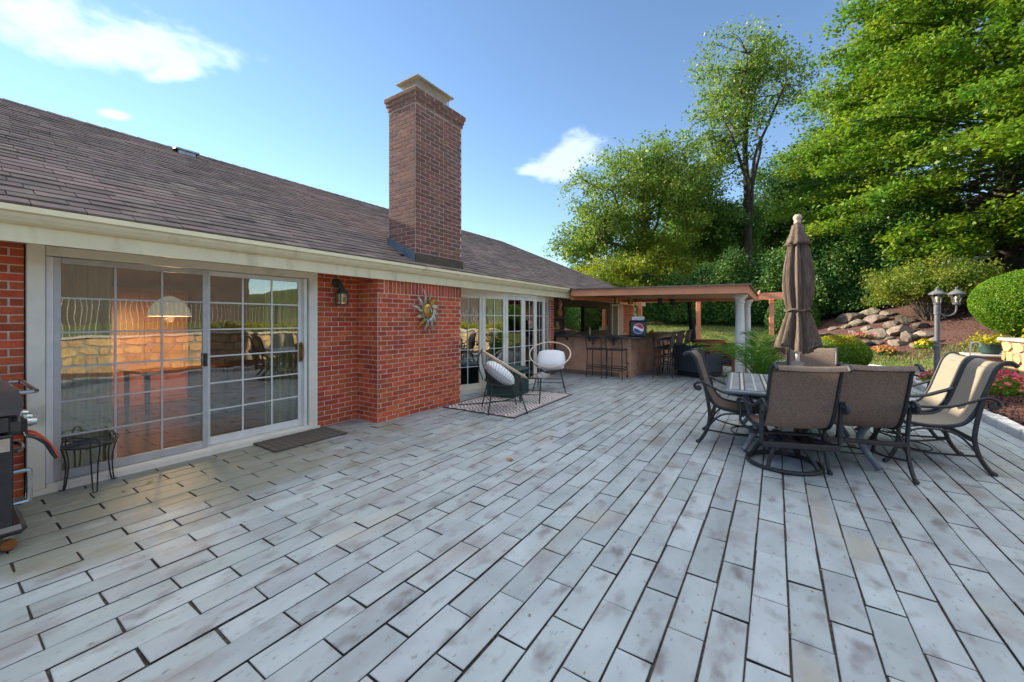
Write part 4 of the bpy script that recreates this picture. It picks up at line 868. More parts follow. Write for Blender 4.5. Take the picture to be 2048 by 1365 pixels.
# ------------------------------------------------------------------ string chairs, side table, box, rug
def string_chair(loc, yaw, label):
    t = thing('string_chair', label, 'chair', loc, math.radians(yaw), 'round string lounge chairs on the rug')
    n = 48; Rr = .42; tilt = math.radians(32); c = Vector((0, 0, .74))
    rim = []
    for k in range(n):
        a = 2 * PI * k / n; x, y = Rr * math.cos(a) * 1.02, Rr * math.sin(a) * (1 - .06 * math.cos(a)); rim.append(c + Vector((x * math.cos(tilt), y, -x * math.sin(tilt))))
    MB().tube(rim, .014, 8, closed=True).build('rim', 'rim_cream', t)
    inner = Vector((-.10, 0, .36)); rin = [inner + Vector((.07 * math.cos(2 * PI * k / n), .12 * math.sin(2 * PI * k / n), -.012 * math.cos(2 * PI * k / n))) for k in range(n)]
    MB().tube(rin[::2], .009, 6, closed=True).build('hub_ring', 'cord_black', t)
    m = MB()
    for k in range(n):
        a, b = rim[k], rin[k]; mid = a.lerp(b, .55) + Vector((-.04, 0, -.05)); m.tube([a, a.lerp(mid, .5) + Vector((-.015, 0, -.02)), mid, b], .0023, 4)
    m.build('cords', 'cord_black', t)
    for s in (-1, 1):
        MB().tube([(.16, s * .22, .42), (.22, s * .27, .25), (.30, s * .33, .0)], .011, 7).build('leg', 'black_metal', t); MB().tube([(-.22, s * .2, .45), (-.27, s * .25, .2), (-.31, s * .28, 0)], .011, 7).build('leg', 'black_metal', t)
    MB().tube([(.16, -.22, .42), (.2, 0, .40), (.16, .22, .42), (-.22, .2, .45), (-.3, 0, .5), (-.22, -.2, .45)], .010, 7, closed=True, smooth=3).build('under_frame', 'black_metal', t)
    MB().tube([(-.36, -.1, 1.0), (-.42, 0, .8), (-.34, 0, .5)], .009, 6, smooth=4).build('back_stay', 'black_metal', t); MB().tube([(-.26, -.24, .2), (.235, -.285, .2), (.235, .285, .2), (-.26, .24, .2)], .008, 6, closed=True).build('stretcher', 'black_metal', t); return t
def pillow(loc, rot, label):
    m = MB(); n, k = 26, 26
    def f(u, v):
        a, b = 2 * u - 1, 2 * v - 1; th = .085 * (max(0, 1 - abs(a) ** 3.2) * max(0, 1 - abs(b) ** 3.2)) ** .55; return a, b, th
    for sg in (1, -1): m.grid(lambda u, v: (sg * f(u, v)[2] + .0, .21 * f(u, v)[0] * (1 - .12 * f(u, v)[1] ** 2), .19 * f(u, v)[1] * (1 - .12 * f(u, v)[0] ** 2)), n, k)
    o = m.build('pillow', 'pillow', smooth=True, loc=loc); o.scale = (1.35, 1.4, 1.35); o.rotation_euler = rot; tag(o, label, 'pillow', 'white pillows on the string chairs')
ca = string_chair((5.16, 3.62, 0), -42, 'black and cream string chair seen from the side next to the brick chimney breast')
cb = string_chair((7.15, 3.86, 0), 205, 'black and cream string chair facing outward in front of the bow window end')
def on(t, p): return Matrix.Translation(t.location) @ t.rotation_euler.to_matrix().to_4x4() @ Vector(p)
pillow(on(ca, (-.07, 0, .60)), (0, math.radians(-52), math.radians(-42)), 'white pillow resting in the string chair beside the brick chimney breast')
pillow(on(cb, (-.06, .02, .62)), (0, math.radians(-48), math.radians(205)), 'white pillow resting in the string chair by the bow window end')
def side_table():
    t = thing('side_table', 'black wire side table with clear glass top between the string chairs', 'table', (5.98, 3.62, 0), .5)
    MB().bb(-.26, .26, -.2, .2, .452, .46).build('glass_top', 'table_glass', t); MB().tube([(-.27, -.21, .445), (.27, -.21, .445), (.27, .21, .445), (-.27, .21, .445)], .009, 6, closed=True).build('top_frame', 'black_metal', t)
    for s in (-1, 1):
        for q in (-1, 1): MB().tube([(q * .25, s * .19, .44), (q * .22, s * .17, .02), (q * .19, s * .165, .012), (q * .17, s * .165, .04), (q * .06, s * .18, .44)], .008, 6, smooth=3).build('leg', 'black_metal', t)
    MB().tube([(-.22, -.17, .16), (.22, -.17, .16), (.22, .17, .16), (-.22, .17, .16)], .007, 6, closed=True).build('stretcher', 'black_metal', t)
    t = thing('storage_box', 'dark green woven storage box behind the wire side table', 'box', (6.28, 4.3, 0), .12)
    MB().bb(-.36, .36, -.28, .28, 0, .48, ch=.02).build('body', 'rattan_green', t); m = MB(); m.prism([(-.3, .482), (.3, .482), (.3, .5), (.15, .53), (-.15, .53), (-.3, .5)], -.38, .38, 'x'); m.build('lid', 'rattan_green', t)
side_table()
def rug():
    cx, cy, rz = 5.86, 3.92, math.radians(2); t = thing('outdoor_rug', 'grey and cream zigzag patterned outdoor rug under the string chairs', 'rug', (cx, cy, .0), rz)
    hx, hy = 1.07, .69
    MB().bb(-hx, hx, -hy, hy, .003, .010).build('backing', 'rug_a', t)
    m = MB()
    for i in range(24):
        x = -hx + .07 + i * (2 * hx - .14) / 23; pts = []
        for k in range(15): y = -hy + .05 + k * (2 * hy - .1) / 14; pts.append((x + (.05 if k % 2 else -.05) * (1 if (i // 6) % 2 else -1), y))
        for (a, b), (c, d) in zip(pts, pts[1:]): m._add([(a - .021, b, .0125), (a + .021, b, .0125), (c + .021, d, .0125), (c - .021, d, .0125)], [(0, 1, 2, 3)])
    m.build('woven_pattern', 'rug_b', t); MB().tube([(-hx, -hy, .008), (hx, -hy, .008), (hx, hy, .008), (-hx, hy, .008)], .009, 6, closed=True).build('border', 'rug_edge', t)
rug()
o = MB().tube([(5.0, 4.45, .018), (5.35, 4.15, .019), (5.75, 3.98, .019), (6.0, 4.0, .019), (5.9, 4.2, .019)], .012, 7, smooth=6).build('power_cord', 'cord_black', smooth=True); tag(o, 'black power cord lying on the patterned rug', 'cord')

# ------------------------------------------------------------------ by the sliding door
def doormat():
    t = thing('doormat', 'brown basket-weave doormat in front of the sliding door', 'mat', (2.56, 4.80, 0))
    MB().bb(-.44, .44, -.27, .27, .003, .014, ch=.003).build('backing', 'doormat', t); m = MB()
    for i in range(11):
        for j in range(7):
            x, y = -.40 + i * .08, -.225 + j * .075; r = PI / 4 if (i + j) % 2 else -PI / 4
            for k in (-1, 0, 1): m.box((x - k * .02 * math.sin(r), y + k * .02 * math.cos(r), .0165), (.068, .013, .005), rz=r)
    m.build('weave', 'doormat_rib', t)
doormat()
def plant_stand():
    t = thing('plant_stand', 'low black wire plant stand in front of the sliding door', 'stand', (.80, 4.93, 0), .2)
    MB().lathe([(.0, .372), (.17, .372), (.175, .38), (.165, .385), (0, .38)], n=32).build('top', 'black_metal', t, smooth=False)
    MB().tube([(.17 * math.cos(k * PI / 14), .17 * math.sin(k * PI / 14), .40 + .02 * math.cos(k * PI / 14 * 3)) for k in range(28)], .004, 5, closed=True).build('gallery', 'black_metal', t)
    for k in range(3):
        a = k * 2 * PI / 3 + .3; c, s = math.cos(a), math.sin(a)
        for q in (-1, 1): MB().tube([(.165 * c - q * .025 * s, .165 * s + q * .025 * c, .42), (.175 * c - q * .028 * s, .175 * s + q * .028 * c, .36), (.15 * c - q * .02 * s, .15 * s + q * .02 * c, .22), (.17 * c - q * .012 * s, .17 * s + q * .012 * c, .01), (.2 * c, .2 * s, .006)], .0055, 6, smooth=4).build('leg', 'black_metal', t)
        MB().tube([(.165 * c + .025 * s, .165 * s - .025 * c, .42), (.165 * c, .165 * s, .445), (.165 * c - .025 * s, .165 * s + .025 * c, .42)], .0055, 6, smooth=4).build('loop', 'black_metal', t)
plant_stand()
def lantern():
    t = thing('wall_lantern', 'dark weathered wall lantern on the brick beside the sliding door', 'lantern', (3.20, YW - .02, 1.66))
    m = MB().lathe([(0, 0), (.062, .0), (.066, .015), (.05, .04), (0, .05)], n=24).build('back_plate', 'verdigris', t); m.matrix_local = Matrix.Translation((0, 0, .30)) @ Matrix.Rotation(PI / 2, 4, 'X')
    MB().tube([(0, -.03, .31), (0, -.1, .28), (0, -.13, .22)], .03, 10, smooth=3).build('arm', 'verdigris', t)
    m = MB(); m._add([(-.02, -.15, .24), (.02, -.15, .24), (.02, -.11, .24), (-.02, -.11, .24), (-.065, -.20, .155), (.065, -.20, .155), (.065, -.07, .155), (-.065, -.07, .155)], [(0, 1, 2, 3), (0, 4, 5, 1), (1, 5, 6, 2), (2, 6, 7, 3), (3, 7, 4, 0), (7, 6, 5, 4)]); m.build('hood', 'verdigris', t)
    m = MB()
    for sx in (-.055, .055):
        for sy in (-.19, -.08): m.bb(sx - .006, sx + .006, sy - .006, sy + .006, 0, .155)
    m.bb(-.062, .062, -.197, -.073, -.01, .004); m.build('cage', 'verdigris', t); MB().bb(-.049, .049, -.184, -.086, .006, .152).build('glass', 'lamp_glass', t); MB().lathe([(0, .03), (.018, .05), (.02, .08), (.01, .11), (0, .115)], (0, -.135, 0), 10).build('bulb', 'white_plain', t)
lantern()
def sun_face():
    t = thing('sun_ornament', 'metal sun face wall ornament with curling rays on the chimney breast', 'ornament', (4.43, YB - .045, 1.585))
    m = MB().lathe([(0, .07), (.04, .066), (.075, .05), (.098, .025), (.104, 0), (0, 0)], n=32, rad=lambda th, z: 1); f = m.build('face', 'sun_gold', t, smooth=True); f.matrix_local = Matrix.Translation((0, -.01, 0)) @ Matrix.Rotation(PI / 2, 4, 'X') @ Matrix.Scale(1.22, 4, (0, 1, 0))
    MB().tube([(0, -.08, .05), (.004, -.098, .0), (.006, -.1, -.02), (0, -.085, -.03)], .011, 6, smooth=3).build('nose', 'sun_silver', t)
    for s in (-1, 1): MB().tube([(s * .014, -.077, .045), (s * .035, -.078, .055), (s * .06, -.066, .04)], .005, 5, smooth=3).build('brow', 'black_metal', t); MB().tube([(s * .018, -.078, .02), (s * .036, -.073, .012), (s * .056, -.066, .02)], .004, 5, smooth=3).build('eyelid', 'black_metal', t)
    MB().tube([(-.03, -.068, -.062), (0, -.074, -.07), (.03, -.068, -.062)], .006, 5, smooth=3).build('mouth', 'sun_gold', t)
    for k in range(24):
        a = k * 2 * PI / 24 + .05; L = (.335, .235, .30, .215)[k % 4]; w = (.027, .019, .024, .018)[k % 4]; sgn = 1 if k % 2 else -1; n = 14; l_, r_ = [], []
        curl = .75 if k % 4 in (0, 2) else .3
        pos = [0.0, 0.0]; x, y, h = .095, 0.0, 0.0; cen = []
        for i in range(n + 1):
            u = i / n; cen.append((x, y, h)); h = sgn * (.55 * math.sin(u * 5.5) + curl * u * u * 1.6); st = (L - .09) / n; x += math.cos(h) * st; y += math.sin(h) * st
        vs = []
        for i, (x, y, h) in enumerate(cen):
            u = i / n; ww = w * (1 - u ** 1.7) * (1.15 if u < .5 else 1) + .0015
            for q in (-1, 1):
                X, Y = x - q * ww * math.sin(h), y + q * ww * math.cos(h); vs.append((X * math.cos(a) - Y * math.sin(a), -.012 - .02 * math.sin(PI * u) - (k % 3) * .006, (X * math.sin(a) + Y * math.cos(a)) * 1.12))
        m = len(vs); vs2 = [(x, y + .006, z) for x, y, z in vs]; fs = []
        for i in range(n): fs += [(2 * i, 2 * i + 1, 2 * i + 3, 2 * i + 2), (m + 2 * i, m + 2 * i + 2, m + 2 * i + 3, m + 2 * i + 1), (2 * i, 2 * i + 2, m + 2 * i + 2, m + 2 * i), (2 * i + 1, m + 2 * i + 1, m + 2 * i + 3, 2 * i + 3)]
        MB()._add(vs + vs2, fs).build('ray', 'sun_gold' if k in (1, 4, 16, 5) else 'sun_silver', t)
sun_face()
def grill():
    t = thing('gas_grill', 'black gas barbecue grill with steel handles beside the sliding door', 'grill', (.02, 4.22, 0))
    # front faces +x, near side at -y
    m = MB(); m.prism([(-.33, .86), (.31, .86), (.325, .93), (.30, 1.02), (.22, 1.09), (.05, 1.12), (-.2, 1.1), (-.33, 1.0)], -.30, .62, 'y'); lid = m.build('lid', 'grill_lid', t)
    MB().tube([(.30, -.22, .985), (.37, -.22, .985), (.385, -.2, .985), (.385, .5, .985), (.37, .52, .985), (.30, .52, .985)], .013, 8).build('lid_handle', 'steel', lid)
    MB().bb(-.30, .28, -.27, .6, .74, .858, ch=.015).build('firebox', 'grill_black', t); MB().bb(.2, .345, -.26, .6, .72, .84, ch=.03).build('control_panel', 'grill_black', t)
    for y in (-.14, .06, .26): m = MB().lathe([(.03, 0), (.03, .02), (.022, .045), (0, .045)], n=16).build('knob', 'steel', t); m.matrix_local = Matrix.Translation((.347, y, .78)) @ Matrix.Rotation(PI / 2, 4, 'Y')
    MB().bb(-.28, .22, -.40, -.305, .70, .82, ch=.035).build('side_shelf', 'grill_lid', t); MB().bb(-.2, .27, -.302, -.285, .64, .72).build('shelf_bracket', 'steel', t)
    MB().bb(-.30, .27, -.27, .6, .17, .735, ch=.01).build('cabinet', 'grill_black', t)
    for z in (.52, .535, .55, .565, .34, .355): MB().bb(-.15, .15, -.276, -.271, z, z + .006).build('vent_slot', 'black_metal', t)
    MB().bb(.22, .285, -.285, -.25, .15, .735, ch=.006).build('frame_post', 'black_metal', t)
    MB().bb(-.34, .34, -.31, .64, .11, .17, ch=.025).build('base', 'grill_black', t)
    MB().tube([(.275, -.2, .48), (.34, -.2, .48), (.355, -.2, .46), (.355, -.2, .30), (.34, -.2, .28), (.275, -.2, .28)], .014, 8, smooth=3).build('door_handle', 'steel', t); MB().tube([(.275, -.1, .6), (.33, -.1, .6), (.34, .1, .6), (.275, .2, .6)], .012, 8, smooth=3).build('towel_bar', 'steel', t)
    for x in (-.27, .27):
        for y in (-.22, .55):
            w = MB().lathe([(0, -.014), (.03, -.014), (.036, -.007), (.036, .007), (.03, .014), (0, .014)], n=18).build('caster', 'caster_amber', t); w.matrix_local = Matrix.Translation((x, y, .037)) @ Matrix.Rotation(PI / 2, 4, 'X'); MB().bb(x - .02, x + .02, y - .022, y + .022, .085, .109).build('caster_fork', 'steel', t)
    for i in range(3):
        q = thing('grill_tool', f'{("first", "second", "third")[i]} black and red handled grill tool hanging at the barbecue front, counted from the outside', 'tool', (.40, 4.02 + i * .06, .70), group='tools hanging on the barbecue')
        MB().tube([(-.04, 0, .0), (.0, 0, -.02), (.05, 0, -.08), (.09, 0, -.18)], .013, 8, smooth=3, flat=.7).build('handle', 'grill_black', q); MB().tube([(-.03, -.002, .016), (.01, -.002, -.006), (.062, -.002, -.075), (.1, -.002, -.175)], .006, 6, smooth=3).build('inlay', 'red_plastic', q); MB().tube([(-.04, 0, 0), (-.05, 0, .04), (-.03, 0, .05)], .005, 6, smooth=3).build('hook', 'steel', q)
grill()

# ------------------------------------------------------------------ garden: edging, wall, lamp post
def block_mesh(nm, m, seed, d=(1, 1, 1), ch=.12, jit=.06):
    r = random.Random(seed); mb = MB(); mb.box((0, 0, 0), d, ch=ch * min(d)); mb.v = [(x + r.uniform(-jit, jit) * d[0] * .5, y + r.uniform(-jit, jit) * d[1], z + r.uniform(-jit, jit) * d[2]) for x, y, z in mb.v]
    me = bpy.data.meshes.new(nm); me.from_pydata(mb.v, [], mb.f); me.materials.append(MATS[m]); return me
def edging():
    ms = [block_mesh('edging_block', 'granite', k, (.30, .13, .17), .12, .05) for k in range(5)]; x = 1.5; i = 0
    while x < 12.9:
        o = bpy.data.objects.new('edging_block', random.choice(ms)); C.objects.link(o); y = -2.53 - .25 * max(0, (x - 10.5) / 3) ** 2
        o.location = (x + .15, y, .035 + random.uniform(-.006, .006)); o.rotation_euler = (random.uniform(-.03, .03), random.uniform(-.03, .03), random.uniform(-.05, .05)); tag(o, 'rough pale granite block edging the patio beside the mulch bed', 'edging block', 'granite blocks edging the patio'); x += .312
    # a second line of long kerb stones in front of the lawn
    ms = [block_mesh('kerb_stone', 'granite', 20 + k, (.62, .14, .14), .1, .04) for k in range(3)]
    a, b = Vector((17.3, -.9, 0)), Vector((14.4, -3.5, 0)); n = 6
    for i in range(n):
        p = a.lerp(b, (i + .5) / n); o = bpy.data.objects.new('kerb_stone', ms[i % 3]); C.objects.link(o); o.location = (p.x, p.y, .05); o.rotation_euler.z = math.atan2(b.y - a.y, b.x - a.x); tag(o, 'long grey kerb stone between patio and garden lawn', 'kerb stone', 'kerb stones before the lawn')
edging()
m = MB(); m.prism([(13.0, -2.5), (17.25, -2.5), (17.25, -1.0), (14.5, -3.4), (13.3, -3.3)], -.03, .012, 'z'); struct(m.build('garden_path', 'path_stone'))
def stone_wall():
    w = thing('stone_wall', 'low fieldstone retaining wall with flat cap beside the mulch bed', 'wall', (4.5, -4.45, 0), world=True)
    X0, X1, Y, Z1 = -9, 13.5, -4.22, 1.0
    MB().bb(X0, X1, Y - .33, Y - .03, -.05, Z1 - .02).build('core', 'wall_mortar', w)
    rows = [(.02, .26), (.27, .5), (.51, .74), (.75, .985)]; rest = MB(); n = 0
    for k, (z0, z1) in enumerate(rows):
        x = X1
        while x > X0:
            l = random.choice((.18, .26, .34, .45, .62)) * random.uniform(.85, 1.15); a = max(X0, x - l)
            def st(mb, o):
                dz = random.uniform(-.02, .02); cx, cz = (a + x) / 2, (z0 + z1) / 2 + dz; M_ = 7; rim = []
                for q in range(M_): th = 2 * PI * q / M_ + random.uniform(-.25, .25); rx, rz = (x - a) / 2 * .97, (z1 - z0) / 2 * .97; sx, sz = math.cos(th), math.sin(th); k_ = 1 / max(abs(sx), abs(sz)) ** .8; rim.append((cx + rx * min(1, max(-1, sx * k_)), cz + rz * min(1, max(-1, sz * k_))))
                f = Y + random.uniform(0, .018)
                vs = [(p, Y - .05, q) for p, q in rim] + [(cx + (p - cx) * .94, f, cz + (q - cz) * .92) for p, q in rim]; vs = [(p - o[0], q - o[1], r - o[2]) for p, q, r in vs]
                mb._add(vs, [(i, i + M_, (i + 1) % M_ + M_, (i + 1) % M_) for i in range(M_)] + [tuple(range(2 * M_ - 1, M_ - 1, -1))])
            if n < 290: o = ((a + x) / 2, Y, (z0 + z1) / 2); mb = MB(); st(mb, o); mb.build('stone', 'wall_stone', w, loc=o)
            x = a - .008; n += 1
    x = X1 + .05
    while x > X0: l = random.uniform(.7, 1.0); MB().bb(x - l + .006, x, Y - .38, Y + .06, Z1 - .015, Z1 + .05, ch=.012).build('cap', 'cap_stone', w); x -= l
    MB().bb(X1, X1 + .02, Y - .33, Y - .04, -.05, Z1 - .03).build('end_face', 'wall_stone', w)
stone_wall()
def lamp_post():
    t = thing('lamp_post', 'dark garden lamp post with two glass lanterns, one on a curved arm', 'lamp post', (10.95, -2.60, 0))
    MB().lathe([(.085, 0), (.085, .12), (.06, .16), (.048, .22), (.046, .9), (.052, .91), (.052, .95), (.042, .96), (.040, 1.55), (.05, 1.56), (.05, 1.72), (.04, 1.74)], n=24).build('post', 'lamp_post', t)
    def lant(c):
        c = Vector(c); q = MB().lathe([(.03, 0), (.055, .012), (.06, .03), (.05, .04)], c, 12).build('lantern', 'lamp_post', t)
        m = MB(); n = 6
        for k in range(n): a = 2 * PI * k / n; m.tube([c + Vector((.05 * math.cos(a), .05 * math.sin(a), .035)), c + Vector((.085 * math.cos(a), .085 * math.sin(a), .21))], .006, 5)
        m.build('bars', 'lamp_post', q); MB().lathe([(.046, .04), (.079, .205)], c, 6).build('glass', 'lamp_glass', q); MB().lathe([(0, .05), (.018, .055), (.02, .1), (.028, .13), (.02, .165), (0, .175)], c, 12).build('bulb', 'white_plain', q)
        MB().lathe([(.085, .205), (.125, .205), (.125, .218), (.1, .245), (.06, .275), (.035, .285), (.03, .3), (.018, .305), (.018, .32), (.024, .33), (.012, .35), (0, .352)], c, 20).build('hood', 'lamp_post', q)
    lant((0, 0, 1.735)); lant((.16, -.30, 1.735))
    MB().tube([(0, 0, 1.62), (.04, -.08, 1.545), (.1, -.19, 1.53), (.155, -.285, 1.6), (.16, -.30, 1.74)], .014, 8, smooth=5).build('arm', 'lamp_post', t)
    MB().tube([(.04, -.08, 1.545), (.02, -.1, 1.5), (.05, -.12, 1.48), (.07, -.11, 1.51)], .008, 6, smooth=4).build('scroll', 'lamp_post', t)
lamp_post()
def shepherd():
    t = thing('shepherd_hook', 'white curled garden hook rising between the tan chairs and mulch bed', 'hook', (11.0, -3.05, .08))
    MB().tube([(0, 0, 0), (0, 0, .85), (0, -.03, .93), (0, -.09, .95), (0, -.13, .90), (0, -.11, .86)], .011, 8, smooth=5).build('rod', 'white_plain', t)
shepherd()
def iron_fence():
    t = thing('iron_fence', 'black iron fence with thin bars on the upper terrace across the patio', 'fence', (4, -6.6, 1.0))
    for z in (.12, .95): MB().bb(-11, 9, -.012, .012, z - .015, z + .015).build('rail', 'black_metal', t)
    m = MB()
    for i in range(160): m.bb(-11 + i * .125 - .006, -11 + i * .125 + .006, -.006, .006, -.15, 1.05)
    m.build('bars', 'galvanised', t, kind='stuff')
    for i in range(9): MB().bb(-11 + i * 2.5 - .025, -11 + i * 2.5 + .025, -.03, .03, -.2, 1.1).build('post', 'black_metal', t)
    h = thing('neighbour_house', 'dark brown sided house beyond the iron fence', 'house', (1, -17, 1.2))
    MB().bb(-9, 9, -3, 3, -.5, 3.2).build('wall', 'siding', h); m = MB(); m.prism([(-3.5, 3.2), (3.5, 3.2), (0, 5.2)], -9.5, 9.5, 'x'); m.build('roof', 'shingle', h)
    for x in (): f = MB().bb(x - .6, x + .6, 3.0, 3.06, .9, 2.2).build('window', 'white_trim', h); MB().bb(x - .53, x + .53, 3.05, 3.07, .97, 2.13).build('pane', 'tv_glass', f)
iron_fence()

# ------------------------------------------------------------------ rocks
def rocks():
    ms = []
    for k in range(9):
        r = random.Random(50 + k); me = bpy.data.meshes.new('boulder'); import bmesh as bm_
        b = bm_.new(); bm_.ops.create_icosphere(b, subdivisions=2, radius=.5); planes = [Vector((r.gauss(0, 1), r.gauss(0, 1), r.gauss(0, .8))).normalized() for _ in range(9)]; ds = [r.uniform(.26, .42) for _ in planes]
        for v in b.verts:
            for p, d in zip(planes, ds):
                q = v.co.dot(p)
                if q > d: v.co -= p * (q - d) * .92
            v.co += Vector((r.gauss(0, .012), r.gauss(0, .012), r.gauss(0, .012)))
        b.to_mesh(me); b.free(); me.materials.append(MATS['rock']); ms.append(me)
    spots = []
    # pile rising along the slope behind the lawn strip: (pixel x, pixel y, width px)
    for px, py, w in ((1648, 668, 30), (1676, 671, 24), (1705, 664, 28), (1735, 660, 34), (1762, 668, 52), (1752, 682, 26), (1722, 688, 34), (1760, 694, 26), (1690, 652, 26), (1715, 645, 40), (1750, 640, 46), (1785, 650, 40), (1800, 664, 54), (1820, 676, 50), (1846, 668, 44), (1700, 638, 60), (1735, 630, 50), (1775, 628, 40), (1812, 640, 44), (1840, 650, 36), (1795, 684, 38), (1862, 684, 36), (1665, 655, 22), (1835, 692, 30), (1780, 676, 30), (1560, 690, 24), (1540, 696, 22), (1522, 700, 26)):
        r = None
        for d in np.arange(13.5, 24, .1):
            p = at(px, py, d)
            if p.z < float(hgt(p.x, p.y)) + .12: r = (p, d); break
        if r is None: p, d = at(px, py, 17.5), 17.5
        else: p, d = r
        spots.append((p, w / FPX * d * .72))
    for p, w in spots:
        o = bpy.data.objects.new('boulder', random.choice(ms)); C.objects.link(o); g = float(hgt(p.x, p.y)); o.location = (p.x, p.y, g + w * .12); o.scale = (w * random.uniform(.9, 1.3), w * random.uniform(1.0, 1.5), w * random.uniform(.5, .8)); o.rotation_euler = (random.uniform(-.3, .3), random.uniform(-.3, .3), random.uniform(0, 6)); tag(o, 'rough grey-brown boulder in the garden rock pile on the mulch slope', 'boulder', 'rock pile on the slope')
rocks()

# ------------------------------------------------------------------ plants
def ell(n, c, r, shell=.35, flat=0):
    d = unit(RNG.normal(size=(n, 3))); k = 1 - shell * RNG.random(n) ** 1.6; return np.array(c) + d * np.array(r) * k[:, None], d
def lumps(d, amp, f, seed):
    g = np.random.default_rng(seed); K = unit(g.normal(size=(14, 3))) * f; ph = g.random(14) * 6; return 1 + amp * np.sin(d @ K.T + ph).mean(1) * 2.2
def branches(m, base, tips, r0, trunk_top, wob=.12, rtip=.012):
    """a trunk and limbs bending out to clump centres"""
    base, top = Vector(base), Vector(trunk_top); L = (top - base).length; tr = [base.lerp(top, k / 6) + Vector((random.uniform(-1, 1), random.uniform(-1, 1), 0)) * wob * .4 * (k > 0) for k in range(7)]
    m.tube(tr, lambda u: r0 * (1.25 - .25 * min(1, u * 6)) * (1 - .62 * u), 10, smooth=3)
    tips = [Vector(t) for t in tips]; nm = max(3, min(9, len(tips) // 8)); mains = []; pool = tips[:]
    while len(mains) < nm and pool:
        c = max(random.sample(pool, min(12, len(pool))), key=lambda q: min([(q - w).length for w in mains] or [random.random()])); mains.append(c); pool.remove(c)
    limbs = []
    for t in mains:
        k = random.uniform(.35, .95) if t.z > base.z + L * .6 else random.uniform(.25, .6); s = base.lerp(top, k); D_ = (t - s); n = 6
        pts = [s + D_ * (i / n) + Vector((0, 0, 1)) * D_.length * .14 * math.sin(PI * i / n) * (1 if D_.z > 0 else .4) + Vector((random.gauss(0, 1), random.gauss(0, 1), random.gauss(0, .7))) * D_.length * .035 * (0 < i) for i in range(n + 1)]
        rr = r0 * .42 * (1 - .4 * k); limbs.append((pts, rr)); m.tube(pts, lambda u: rr * (1 - u) ** .8 + rtip, 7, smooth=3)
    for t in pool:
        best = min(((p, i) for pts, _ in limbs for i, p in enumerate(pts[1:-1])), key=lambda q: (q[0] - t).length - q[0].z * .05); s = best[0]; D_ = t - s
        mid = s.lerp(t, .5) + Vector((random.gauss(0, .1), random.gauss(0, .1), random.gauss(.06, .1))) * D_.length; rr = r0 * .11; m.tube([s, s.lerp(mid, .5), mid, mid.lerp(t, .55) + Vector((0, 0, .03)) * D_.length, t], lambda u: rr * (1 - u) + rtip * .8, 5, smooth=2)
def tree(name, label, base, top, r0, cl, n, lsize, m, bark='bark', flat=.6, spread=1.0, droop=0.0, tips=40, tilt=1.0, up=.5, group=None):
    """cl: list of (centre, radii, clumps, clump radius)"""
    t = thing(name, label, 'tree', base, group=group, world=True); cs = []; rs = []
    for c, r, k, cr in cl:
        p, d = ell(k, c, r, .85); p = np.array(c) + (p - np.array(c)) * lumps(d, .25, 2.2, int(abs(c[0] * 7)))[:, None]; cs.append(p); rs += [cr] * k
    cs = np.concatenate(cs); rs = np.array(rs) * RNG.uniform(.6, 1.3, len(cs))
    mb = MB(); idx = RNG.permutation(len(cs))[:tips]; branches(mb, base, [tuple(cs[i]) for i in idx], r0, top); mb.build('trunk', bark, t, smooth=True)
    w = rs ** 2; k = RNG.choice(len(cs), n, p=w / w.sum()); g = RNG.normal(size=(n, 3)) * .5; g[:, 2] *= flat
    P = cs[k] + g * rs[k][:, None]; P[:, 2] -= droop * (g[:, 0] ** 2 + g[:, 1] ** 2) * rs[k]
    N = np.zeros((n, 3)); N[:, 2] = up
    leaves('crown', P, lsize, m, t, nrm=N, tilt=tilt)
    return t
def G(px, py, d): p = at(px, py, d); return (p.x, p.y, p.z)
def foot(px, d): p = at(px, 600, d); return (p.x, p.y, float(hgt(p.x, p.y)) - .1)
